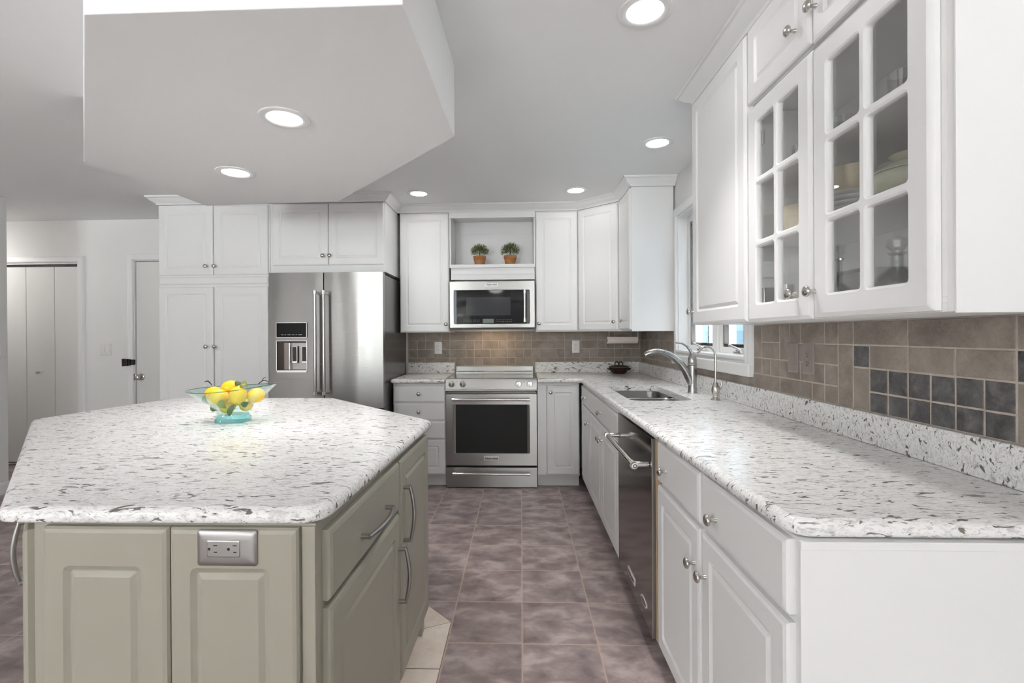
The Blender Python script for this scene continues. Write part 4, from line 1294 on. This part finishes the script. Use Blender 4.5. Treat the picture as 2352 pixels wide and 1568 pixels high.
def tiles_to_mesh(groups, xs, zs, place, seed, gap=None):
    rnd = random.Random(seed)
    taupe, dark = MB(), MB()
    g = .0026
    for i0, i1, k0, k1, dk in groups:
      if True:
        pieces = [(xs[i0], xs[i1], zs[k0])]
        if gap and k0 == 0:                     # the lowest course drops only behind the range
            x0, x1, zl = gap
            cuts = [xs[i0]] + [q for q in (x0, x1) if xs[i0] + .008 < q < xs[i1] - .008] + [xs[i1]]
            pieces = [(p, q, zl if x0 - .009 <= (p + q) / 2 <= x1 + .009 else zs[0]) for p, q in zip(cuts, cuts[1:])]
      for pa, pb, pc in pieces:
        a, b, c, d_ = pa + g, pb - g, pc + g, zs[k1] - g
        if b - a < .004 or d_ - c < .004:
            continue
        j = lambda: rnd.uniform(-.0006, .0006)
        o = rnd.uniform(-.0005, .0008)
        rings = []
        for ins, dep in ((0, .0), (0, .0066), (.0008, .0074), (.0020, .0080)):
            rings.append([place(x, dep + (o if dep else 0), z) for x, z in ((a + ins + j(), c + ins + j()), (b - ins + j(), c + ins + j()), (b - ins + j(), d_ - ins + j()), (a + ins + j(), d_ - ins + j()))])
        (dark if dk else taupe).loft(rings, cap0=False)
    return taupe, dark
CEL = .0785
def cols(a, b, start):
    xs = [a]
    x = start
    while x < b - .006:
        if x > a + .006:
            xs.append(x)
        x += CEL
    return xs + [b]
xs = cols(-1.086, rx(WALLX, 4.6) - .010, -1.075)
zs = [1.0175, 1.060, 1.143, 1.225, 1.3125]
placeB = lambda x, d, z: (x, BACK - .002 - d, z)
sk_b = lambda a, b, c, d: False
grp = tile_wall(zs, xs, sk_b, 5)
ta, dk = tiles_to_mesh(grp, xs, zs, placeB, 3, (-.6335, .1325, .984))
t = build('backsplash', ta, 'tile_taupe', None, 0)
tag(t, 'taupe stone tile backsplash along the range wall', 'backsplash')
build('grout', MB().box(-1.088, rx(WALLX, 4.6) - .004, BACK - .0088, BACK - .0015, 1.0172, 1.3125).box(-.632, .1315, BACK - .0088, BACK - .0015, .93, 1.0172), 'grout', t, 0)
def right_tiles(name, label, y_far, y_near, zs, seed, start, preset_fn=None, skip=lambda *a: False):
    us = cols(0, y_far - y_near, start)
    place = lambda u, d, z: (rx(WALLX - .0016 - d, y_far - u), y_far - u, z)
    pre = preset_fn(us) if preset_fn else ()
    grp = tile_wall(zs, us, skip, seed, preset=pre)
    ta, dk = tiles_to_mesh(grp, us, zs, place, seed)
    t = build('backsplash', ta, 'tile_taupe', None, 0)
    tag(t, label, 'backsplash')
    if dk.v:
        build('accent_tiles', dk, 'tile_slate', t, 0)['label'] = 'small charcoal stone accent tiles'
    build('grout', sk(MB().box(WALLX - .0084, WALLX - .0014, y_near, y_far, zs[0] - .0003, zs[-1])), 'grout', t, 0)
    return t
right_tiles('backsplash', 'narrow taupe tile backsplash between room corner and window', BACK - .010, 3.616, [1.0175, 1.060, 1.143, 1.225, 1.306], 11, .02)
right_tiles('backsplash', 'low strip of taupe tile under the window', 3.614, 2.426, [1.0175, 1.0605], 12, .03)
NF = 2.424
def accents(us):
    def at(y):
        return min(range(len(us)), key=lambda i: abs(us[i] - (NF - y)))
    s = at(1.640)
    pre = [(s - 1, s, 2, 3, True)]
    for k in range(6):
        pre += [(s + k, s + k + 1, 0, 1, True), (s + k, s + k + 1, 1, 2, True)]
    for k in range(3):
        pre.append((s + 2 * k, s + 2 * k + 2, 2, 3, False))
    pre.append((s + 6, s + 7, 2, 3, True))
    pre += [(s - 1, s, 0, 2, False), (s - 2, s - 1, 0, 3, False)]
    pre.append((s + 7, s + 9, 2, 3, False)); pre.append((s + 6, s + 7, 0, 2, False))
    pre += [(s - 1, s + 2, 3, 4, False), (s + 2, s + 6, 3, 4, False), (s + 6, s + 10, 3, 4, False)]
    return [p for p in pre if p[1] < len(us)]
right_tiles('backsplash', 'taupe tile backsplash with charcoal accent squares right of the window', NF, .70, [1.0175, 1.084, 1.161, 1.237, 1.319], 14, NF - 1.640 - CEL * 9, accents)

# ------------------------------------------------------------------ outlets and switches
def duplex(name, label, loc, rz, w=.072, h=.118, mat='plastic_white', face='plastic_white'):
    t = thing(name, label, 'outlet', loc, rz)
    build('plate', face_rings(MB(), -w / 2, w / 2, -h / 2, h / 2, [(0, 0, .004), (0, -.003, .004), (.003, -.0052, .004), (.008, -.006, .003)]), mat, t, 40)
    rc_ = build('receptacle', face_rings(MB(), -.0175, .0175, -.034, .034, [(0, -.0055, .003), (0, -.0072, .003), (.001, -.008, .003), (.002, -.008, .003)]), face, t, 40)
    mb = MB()
    for z in (.013, -.022):
        mb.box(-.0075, -.0055, -.0083, -.0079, z + .004, z + .0125).box(.0055, .0075, -.0083, -.0079, z + .004, z + .0115)
        mb.lathe([(.0028, 0), (.0028, .0004), (0, .0004)], (0, -.0080, z - .003), AX_OUT, 10)
    build('socket_slots', mb, 'slot', rc_, 0)
    return t
duplex('wall_outlet', 'white duplex outlet on tile left of the range', (-.795, BACK - .0105, 1.157), 0)
duplex('wall_outlet', 'white duplex outlet on tile right of the range', (.522, BACK - .0105, 1.161), 0)
def rocker(parent, x, mat, w=.033, h=.066):
    mb = MB().loft([[(x - w / 2, -.0055, -h / 2), (x + w / 2, -.0055, -h / 2), (x + w / 2, -.0055, h / 2), (x - w / 2, -.0055, h / 2)], [(x - w / 2, -.0098, -h / 2), (x + w / 2, -.0098, -h / 2), (x + w / 2, -.0065, h / 2), (x - w / 2, -.0065, h / 2)]])
    return build('rocker', mb, mat, parent, 0, .0008)
def switch(label, loc, rz, n=1, mat='plastic_white', w=None, h=.118):
    t = thing('light_switch', label, 'switch', loc, rz)
    w = w or (.072 if n == 1 else .117)
    build('plate', face_rings(MB(), -w / 2, w / 2, -h / 2, h / 2, [(0, 0, .004), (0, -.003, .004), (.003, -.0052, .004), (.008, -.006, .003)]), mat, t, 40)
    for k in range(n):
        rocker(t, (k - (n - 1) / 2) * .046, mat)
    return t
switch('white two-rocker light switch between closet and entry door', (-4.100, BACK - .0005, 1.162), 0, 2)
switch('single white switch plate at the end of the left wall', (LW + .0005, 3.815, 1.165), R(90), 1)
switch('bronze-coloured single rocker switch on tile right of the window', (rx(WALLX - .0105, 2.078), 2.078, 1.176), R(-90) + SKEW, 1, 'plate_bronze', .076, .124)
duplex('wall_outlet', 'bronze-coloured outlet beside the rocker switch on the window wall', (rx(WALLX - .0105, 1.970), 1.970, 1.176), R(-90) + SKEW, .076, .124, 'plate_bronze', 'plate_bronze')
for y in (4.30, 3.98):
    t = duplex('wall_outlet', 'dark plate on brown tile between corner and window, ' + ('nearer the corner' if y > 4.1 else 'nearer the window'), (rx(WALLX - .0105, y), y, 1.176), R(-90) + SKEW, .076, .124, 'plate_bronze', 'plate_bronze')
# ------------------------------------------------------------------ bowl of lemons on the island
bx, by, bz = -1.236, 2.035, .9152
N_ = 48
def blend_ring(r_sq, r_ci, f, z, rot, tilt=0.0, wob=0.0):
    out = []
    for i in range(N_):
        a = 2 * PI * i / N_
        p = 5.0
        sq = r_sq / ((abs(math.cos(a)) ** p + abs(math.sin(a)) ** p) ** (1 / p))
        r = sq * (1 - f) + r_ci * f
        x, y = r * math.cos(a + rot), r * math.sin(a + rot)
        out.append((x, y, z + tilt * x + wob * math.cos(2 * (a + rot))))
    return out
rot = R(8)
t = thing('glass_bowl', 'aqua glass footed bowl on the island', 'bowl', (bx, by, bz))
outer = [(.060, .060, 0, .000), (.0605, .06, 0, .010), (.058, .058, .1, .030), (.058, .060, .35, .045), (.062, .072, .7, .060), (.075, .097, .95, .080), (.10, .124, 1, .102), (.12, .150, 1, .124), (.14, .173, 1, .144)]
mb = MB().loft([blend_ring(a, b, f, z, rot, .055 * min(1, z / .145), .004 * z / .145) for a, b, f, z in outer[1:]], cap0=False, cap1=False)
inner = [(.052, .052, .1, .034), (.0545, .056, .35, .047), (.059, .069, .7, .062), (.072, .094, .95, .082), (.10, .121, 1, .103), (.12, .147, 1, .1245), (.14, .170, 1, .144)]
mb2 = MB().loft([blend_ring(a, b, f, z, rot, .055 * min(1, z / .145), .004 * z / .145) for a, b, f, z in inner], cap0=True, cap1=False)
build('bowl_wall', mb, 'aqua_glass', t, 60)
build('bowl_lining', mb2, 'aqua_glass', t, 60)
build('foot', MB().loft([blend_ring(.060, .060, 0, 0, rot), blend_ring(.0608, .0608, 0, .004, rot), blend_ring(.0600, .06, 0, .016, rot), blend_ring(.054, .054, .05, .020, rot), blend_ring(.052, .052, .1, .0325, rot)]), 'aqua_foot', t, 60)
rimpts = blend_ring(.14, .1715, 1, .145, rot, .055, .004)
build('rim', MB().tube([Vector(p) for p in rimpts] + [Vector(rimpts[0])], .0017, 8), 'aqua_rim', t, 60)
def lemon_mat():
    q = NT('lemon_skin')
    v = q.coord()
    n = q.noise(v, 180, 2); n2 = q.noise(v, 14, 2)
    q.bump(n.outputs['Fac'], .25, .001)
    return q.base(q.mix(n2.outputs['Fac'], (.90, .54, .006), (.95, .64, .015)), .38, 0, .5)
M['lemon'] = lemon_mat()
M['leaf'] = plain('lemon_leaf', (.07, .13, .045), .4)
M['leaf_light'] = plain('lemon_leaf_light', (.20, .24, .03), .4)
M['twig'] = plain('twig', (.045, .03, .02), .7)
LEM = [(0, -.5), (.06, -.497), (.10, -.475), (.16, -.445), (.26, -.38), (.345, -.27), (.395, -.12), (.405, .03), (.38, .17), (.32, .29), (.23, .385), (.13, .445), (.075, .475), (.05, .50), (0, .505)]
def lemon(label, at, size, axis, leaf=None, lm='leaf'):
    ax = Vector(axis).normalized()
    q = ax.to_track_quat('Z', 'Y').to_matrix()
    o = build('lemon', MB().lathe([(r * size, h * size) for r, h in LEM], (0, 0, 0), q, 24), 'lemon', None, 60)
    o.location = (bx + at[0], by + at[1], bz + at[2])
    tag(o, label, 'lemon', 'lemons in the glass bowl')
    for lf in (leaf or []):
        p0, p1, wd, nrm = lf
        p0, p1, nrm = Vector(p0), Vector(p1), Vector(nrm).normalized()
        d = p1 - p0; side = d.cross(nrm).normalized()
        rows = []
        for k in range(9):
            u = k / 8
            w_ = wd * math.sin(PI * min(1, .04 + .95 * u)) ** .8
            c = p0 + d * u + nrm * (.012 * math.sin(PI * u))
            rows.append([c - side * w_ + nrm * .003, c - side * w_ * .5 + nrm * .0, c, c + side * w_ * .5, c + side * w_ + nrm * .003])
        top = MB().loft([[Vector(v) for v in r] + [Vector(v) - nrm * .0007 for v in reversed(r)] for r in rows])
        build('leaf', top, lm, o, 60)
    return o
lemon('large front lemon lying low left of centre in the bowl', (-.045, -.030, .108), .085, (1, .1, -.25), [((-.062, .006, .010), (-.034, -.018, -.024), .013, (-.3, -1, .1)), ((-.028, -.008, -.030), (.004, -.014, -.054), .011, (-.3, -1, -.4))])
lemon('lemon lying highest left of centre in the bowl', (-.032, .036, .138), .085, (1, .12, .1), [((.030, -.010, .004), (.054, -.016, .026), .016, (.1, -1, .3))])
lemon('upright lemon right of centre near the front of the bowl', (.038, -.028, .114), .085, (.1, .1, 1), [((-.054, -.034, -.014), (-.034, -.028, -.050), .018, (-.2, -1, .1)), ((.002, .012, .043), (.036, .006, .038), .014, (.1, -.6, .8))], 'leaf_light')
lemon('lemon at the right side of the bowl behind the upright one', (.092, .014, .110), .076, (.7, .5, .3), [((-.037, -.050, -.035), (-.002, -.055, -.022), .013, (.3, -1, -.2))])
lemon('lemon at the far left of the bowl, half hidden', (-.104, .022, .118), .070, (.5, .8, .3), [((.01, -.02, .034), (-.030, -.01, .048), .003, (0, -.3, 1))], 'twig')
lemon('lowest lemon in the foot of the bowl', (-.024, -.004, .0635), .068, (1, .2, .05), [((.034, -.042, -.034), (.056, -.044, .016), .012, (.1, -1, .1))])
lemon('small lemon low on the right inside the bowl', (.042, .026, .066), .062, (.3, 1, .2))
mb = MB().tube([(0, 0, 0), (.014, .004, .012), (.026, .006, .014), (.040, .010, .006)], [.0022, .002, .0018, .0012], 8)
mb.tube([(.014, .004, .012), (.022, .0, .024), (.034, -.002, .028)], [.0018, .0015, .001], 8)
o = build('twig', mb, 'twig', None, 50)
o.location = (bx + .105, by + .01, bz + .160)
tag(o, 'thin dark twig lying by the right rim of the bowl', 'twig')

# ------------------------------------------------------------------ potted shrubs on the shelf
M['terracotta'] = stone('terracotta', (.30, .135, .045), (.42, .185, .075), (.50, .24, .105), 18, .8, False)
M['needles'] = plain('needle_foliage', (.075, .10, .022), .6)
def needles_mat():
    q = NT('needle_leaves')
    g = q.n.new('ShaderNodeNewGeometry')
    c = q.ramp(g.outputs['Random Per Island'], [(0, (.045, .065, .014)), (.6, (.12, .155, .035)), (1, (.22, .235, .07))])
    return q.base(c, .6)
M['needles'] = needles_mat()
def shrub(label, x, y, z, rp, hp, rf, hf, seed):
    t = thing('potted_shrub', label, 'plant', (x, y, z), 0, 'small potted shrubs on the display shelf')
    p = [(rp * .70, 0), (rp * .93, hp * .70), (rp, hp * .705), (rp * 1.02, hp), (rp * .92, hp), (rp * .86, hp * .82), (0, hp * .82)]
    build('pot', MB().lathe(p, (0, 0, 0), None, 28), 'terracotta', t, 30)
    rnd = random.Random(seed)
    mb = MB()
    cz = hp + hf * .34
    for k in range(900):
        u, a = rnd.uniform(-.62, 1), rnd.uniform(0, 2 * PI)
        s = math.sqrt(max(0, 1 - u * u))
        d = Vector((s * math.cos(a), s * math.sin(a), u * .95 + .12)).normalized()
        r0 = rnd.uniform(.30, .86)
        rr_ = Vector((rf, rf, hf * .62))
        p0 = Vector((d.x * rr_.x * r0, d.y * rr_.y * r0, cz + d.z * rr_.z * r0))
        dd = (d + Vector((0, 0, .55)) + Vector((rnd.uniform(-.35, .35), rnd.uniform(-.35, .35), rnd.uniform(-.2, .3)))).normalized()
        ln = rnd.uniform(.016, .026)
        p1 = p0 + dd * ln
        side = dd.cross(Vector((rnd.uniform(-1, 1), rnd.uniform(-1, 1), rnd.uniform(-1, 1)))).normalized() * .0021
        up_ = dd.cross(side).normalized() * .0014
        m = p0.lerp(p1, .55)
        mb.add([p0, m + side, m + up_, m - side, m - up_, p1], [(0, 1, 2), (0, 2, 3), (0, 3, 4), (0, 4, 1), (5, 2, 1), (5, 3, 2), (5, 4, 3), (5, 1, 4)])
    build('foliage', mb, 'needles', t, 0)
    mb = MB()
    mb.tube([(0, 0, hp * .8), (.002, 0, hp + hf * .4)], [.005, .003], 8)
    build('stem', mb, 'twig', t, 40)
    return t
shrub('round green shrub in mottled brown clay pot, nearer the left cabinet', -.3735, 4.43, 1.9055, .057, .094, .086, .118, 2)
shrub('round green shrub in plain orange clay pot, nearer the right cabinet', -.0935, 4.43, 1.9055, .058, .096, .094, .126, 5)

# ------------------------------------------------------------------ corner of the worktop
py, px, pz = 4.42, .918, 1.2205
h = thing('paper_towel_holder', 'thin white wire towel holder hung under the corner cabinet', 'holder', (px, py, 1.222))
mb = MB()
for sx in (-1, 1):
    x = sx * (.118 if sx < 0 else .142)
    mb.tube([(x, 0, .0815), (x, 0, 0)], .0028, 8)
mb.tube([(-.118, 0, 0), (.142, 0, 0)], .0055, 10)
mb.box(-.125, .150, -.012, .012, .0795, .0825)
build('wire_frame', mb, 'plastic_white', h, 40)
t = thing('paper_towel_roll', 'nearly used-up paper towel roll under the corner cabinet', 'paper towel', (px, py, 1.222))
n = 28
def tube_wall(r0, r1, x0, x1):
    ring = lambda r, x: [(x, r * math.cos(2 * PI * i / n), r * math.sin(2 * PI * i / n)) for i in range(n)]
    return MB().loft([ring(r0, x0), ring(r1, x0), ring(r1, x1), ring(r0, x1), ring(r0, x0)], cap0=False, cap1=False)
mb = tube_wall(.021, .029, -.137, .137)
mb.add([(-.137, -.029, .004), (.137, -.029, .004), (.137, -.027, .0305), (-.141, -.027, .032), (-.137, -.0296, .004), (.137, -.0296, .004), (.137, -.0276, .0305), (-.141, -.0276, .032)], [(0, 1, 2, 3), (4, 7, 6, 5), (0, 4, 5, 1), (3, 2, 6, 7)])
build('paper', mb, 'paper', t, 40)
build('core', tube_wall(.0190, .0209, -.1375, .1375), 'cardboard', t, 40)
M['glaze'] = plain('brown_glaze', (.045, .020, .012), .16)
M['glaze_dark'] = plain('dark_glaze', (.010, .008, .008), .15)
M['rim_tan'] = plain('rim_tan', (.34, .20, .13), .4)
t = thing('clay_casserole', 'small dark brown lidded clay casserole in the worktop corner', 'pot', (.905, 4.500, .9154))
mb = MB().lathe([(.056, 0), (.062, .004), (.078, .028), (.090, .052), (.0925, .060), (.089, .060)], (0, 0, 0), None, 36)
build('pot', mb, 'glaze', t, 40)
mb = MB()
for s in (-1, 1):
    mb.tube([(s * .082, -.016, .036), (s * .100, -.010, .044), (s * .104, 0, .047), (s * .100, .010, .044), (s * .082, .016, .036)], .0055, 8)
build('side_handle', mb, 'glaze_dark', t, 50)
ld = build('lid', MB().lathe([(.0935, .0605), (.0945, .064), (.088, .068), (.055, .077), (.02, .081), (0, .081)], (0, 0, 0), None, 36), 'glaze', t, 40)
build('rim_band', MB().lathe([(.0940, .0602), (.0952, .0622), (.0940, .0640)], (0, 0, 0), None, 36), 'rim_tan', ld, 40)
mb = MB()
for cx_ in (-.020, .012):
    mb.tube([(cx_ + .018 * math.cos(a) + (.003 if cx_ > 0 else 0), (-.004 if cx_ > 0 else .006), .078 + .030 * math.sin(a)) for a in [R(q) for q in range(-6, 187, 16)]], .0058, 10)
build('lid_handle', mb, 'glaze_dark', ld, 50)

# ------------------------------------------------------------------ dishes behind the glass doors
def GP(xl, yl, zl):
    """point given in the glass cabinet's own frame"""
    return Matrix.Translation(GT.location) @ Matrix.Rotation(GT.rotation_euler.z, 4, 'Z') @ Vector((xl, yl, zl))
M['cream'] = plain('cream_stoneware', (.66, .58, .42), .25)
M['cream_green'] = plain('pale_green_stoneware', (.56, .57, .44), .25)
M['china'] = plain('white_china', (.78, .77, .75), .2)
M['flower_red'] = plain('flower_red', (.55, .12, .14), .4)
M['flower_orange'] = plain('flower_orange', (.70, .22, .04), .4)
M['flower_leaf'] = plain('flower_leaf', (.10, .10, .10), .4)
def flower(parent, r_at, ang, z, size, mat, mat2='flower_leaf'):
    """painted flower as thin petals lying on a round wall of radius r_at(z)"""
    mb, lf = MB(), MB()
    def pt(u, v, lift=.0006):
        r = r_at(z + v) + lift
        a = ang + u / r
        return (r * math.cos(a), r * math.sin(a), z + v)
    for k in range(7):
        a = 2 * PI * k / 7
        c = (.55 * size * math.cos(a), .55 * size * math.sin(a))
        mb.add([pt(c[0] + .42 * size * math.cos(a + q), c[1] + .34 * size * math.sin(a + q)) for q in [2 * PI * i / 8 for i in range(8)]], [tuple(range(8))])
    for k in range(5):
        a = 2 * PI * k / 5 + .4
        c = (1.35 * size * math.cos(a), 1.2 * size * math.sin(a))
        lf.add([pt(c[0] + .22 * size * math.cos(q), c[1] + .13 * size * math.sin(q), .0005) for q in [2 * PI * i / 6 for i in range(6)]], [tuple(range(6))])
    build('painted_flower', mb, mat, parent, 0)
    build('painted_leaves', lf, mat2, parent, 0)
def interp(prof):
    def f(z):
        for (r0, z0), (r1, z1) in zip(prof, prof[1:]):
            if z0 <= z <= z1 and z1 > z0:
                return r0 + (r1 - r0) * (z - z0) / (z1 - z0)
        return prof[-1][0]
    return f
def stone_bowl(label, p, s, mat, flowers):
    t = thing('mixing_bowl', label, 'bowl', p, GT.rotation_euler.z, 'flowered bowls in the glass cabinet')
    out = [(.055, 0), (.060, .004), (.074, .030), (.084, .065), (.088, .090), (.0905, .096)]
    prof = [(r * s, z * s) for r, z in out] + [(.0895 * s, .099 * s), (.086 * s, .098 * s), (.080 * s, .06 * s), (.06 * s, .02 * s), (0, .012 * s)]
    b = build('bowl_body', MB().lathe(prof, (0, 0, 0), None, 40), mat, t, 50)
    f = interp([(r * s, z * s) for r, z in out])
    for ang, z, size, m in flowers:
        flower(b, f, R(ang), z, size, m)
    return t
S2, S3 = .284 + .0015, .504 + .0015
stone_bowl('cream bowl with a red flower on the middle shelf behind the far glass door', GP(.118, .135, S2), 1.0, 'cream', [(-128, .052, .017, 'flower_red')])
stone_bowl('cream flowered bowl standing on the plate stack behind the near glass door', GP(.355, .110, S2 + 5 * .0145 + .0005), .72, 'cream', [(-118, .045, .013, 'flower_red')])
tp = thing('lidded_dish', 'pale green flowered dish with lid beside the plate stack in the glass cabinet', 'dish', GP(.532, .150, S2), GT.rotation_euler.z)
out = [(.054, 0), (.065, .006), (.086, .032), (.095, .058), (.094, .072)]
b = build('dish_body', MB().lathe(out + [(.091, .075), (.089, .072), (.064, .02), (0, .01)], (0, 0, 0), None, 40), 'cream_green', tp, 50)
for ang, z, size, m in ((-160, .045, .019, 'flower_orange'), (-130, .046, .019, 'flower_red')):
    flower(b, interp(out), R(ang), z, size, m)
build('lid', MB().lathe([(.0945, .0755), (.095, .078), (.078, .094), (.046, .102), (.037, .106), (.046, .116), (.052, .122), (.046, .125), (0, .125)], (0, 0, 0), None, 40), 'cream_green', tp, 50)
for k in range(5):
    q = .80
    o = build('dinner_plate', MB().lathe([(r * q, z) for r, z in [(.055, 0), (.058, .002), (.085, .006), (.098, .012), (.099, .0135), (.084, .008), (.055, .004), (0, .004)]], (0, 0, 0), None, 44), 'china', None, 50)
    o.location = GP(.355, .110, S2 + k * .0145)
    tag(o, ('topmost', 'second from top', 'middle', 'second from bottom', 'lowest')[4 - k] + ' white plate of the stack behind the near glass door', 'plate', 'plates stacked in the glass cabinet')
def tumbler(label, p, r, h):
    o = build('drinking_glass', MB().lathe([(r * .72, 0), (r * .74, .003), (r, h), (r - .0016, h), (r * .70, .006), (0, .006)], (0, 0, 0), None, 28), 'clear_glass', None, 50)
    o.location = p
    return tag(o, label, 'glass', 'drinking glasses in the glass cabinet')
tumbler('clear glass on the top shelf behind the near door, farthest from the side panel', GP(.250, .10, S3), .030, .085)
tumbler('clear glass on the top shelf behind the near door, middle one', GP(.330, .11, S3), .030, .085)
tumbler('clear glass on the top shelf behind the near door, nearest the side panel', GP(.535, .12, S3), .034, .105)
tumbler('clear glass on the top shelf behind the far glass door', GP(.105, .12, S3), .032, .09)
def decanter(label, p, s, neck):
    t = thing('glass_decanter', label, 'decanter', p)
    build('flask', MB().lathe([(.040 * s, 0), (.050 * s, .006 * s), (.058 * s, .03 * s), (.052 * s, .055 * s), (.028 * s, .078 * s), (.013 * s, .092 * s), (.012 * s, neck), (.018 * s, neck + .008), (.016 * s, neck + .008), (.010 * s, neck), (.010 * s, .09 * s), (.045 * s, .05 * s), (.045 * s, .01), (0, .008)], (0, 0, 0), None, 12), 'clear_glass', t, 0)
    build('stopper', MB().lathe([(.009 * s, neck), (.010 * s, neck + .012), (.020 * s, neck + .026), (.018 * s, neck + .042), (0, neck + .05)], (0, 0, 0), None, 10), 'clear_glass', t, 0)
    return t
decanter('squat cut-glass decanter at the bottom of the near glass door, by the side panel', GP(.555, .09, .0185), 1.15, .13)
decanter('slender glass decanter at the bottom behind the near glass door', GP(.335, .09, .0185), .95, .15)
tumbler('clear glass at the cabinet bottom behind the far glass door', GP(.060, .09, .0185), .026, .11)
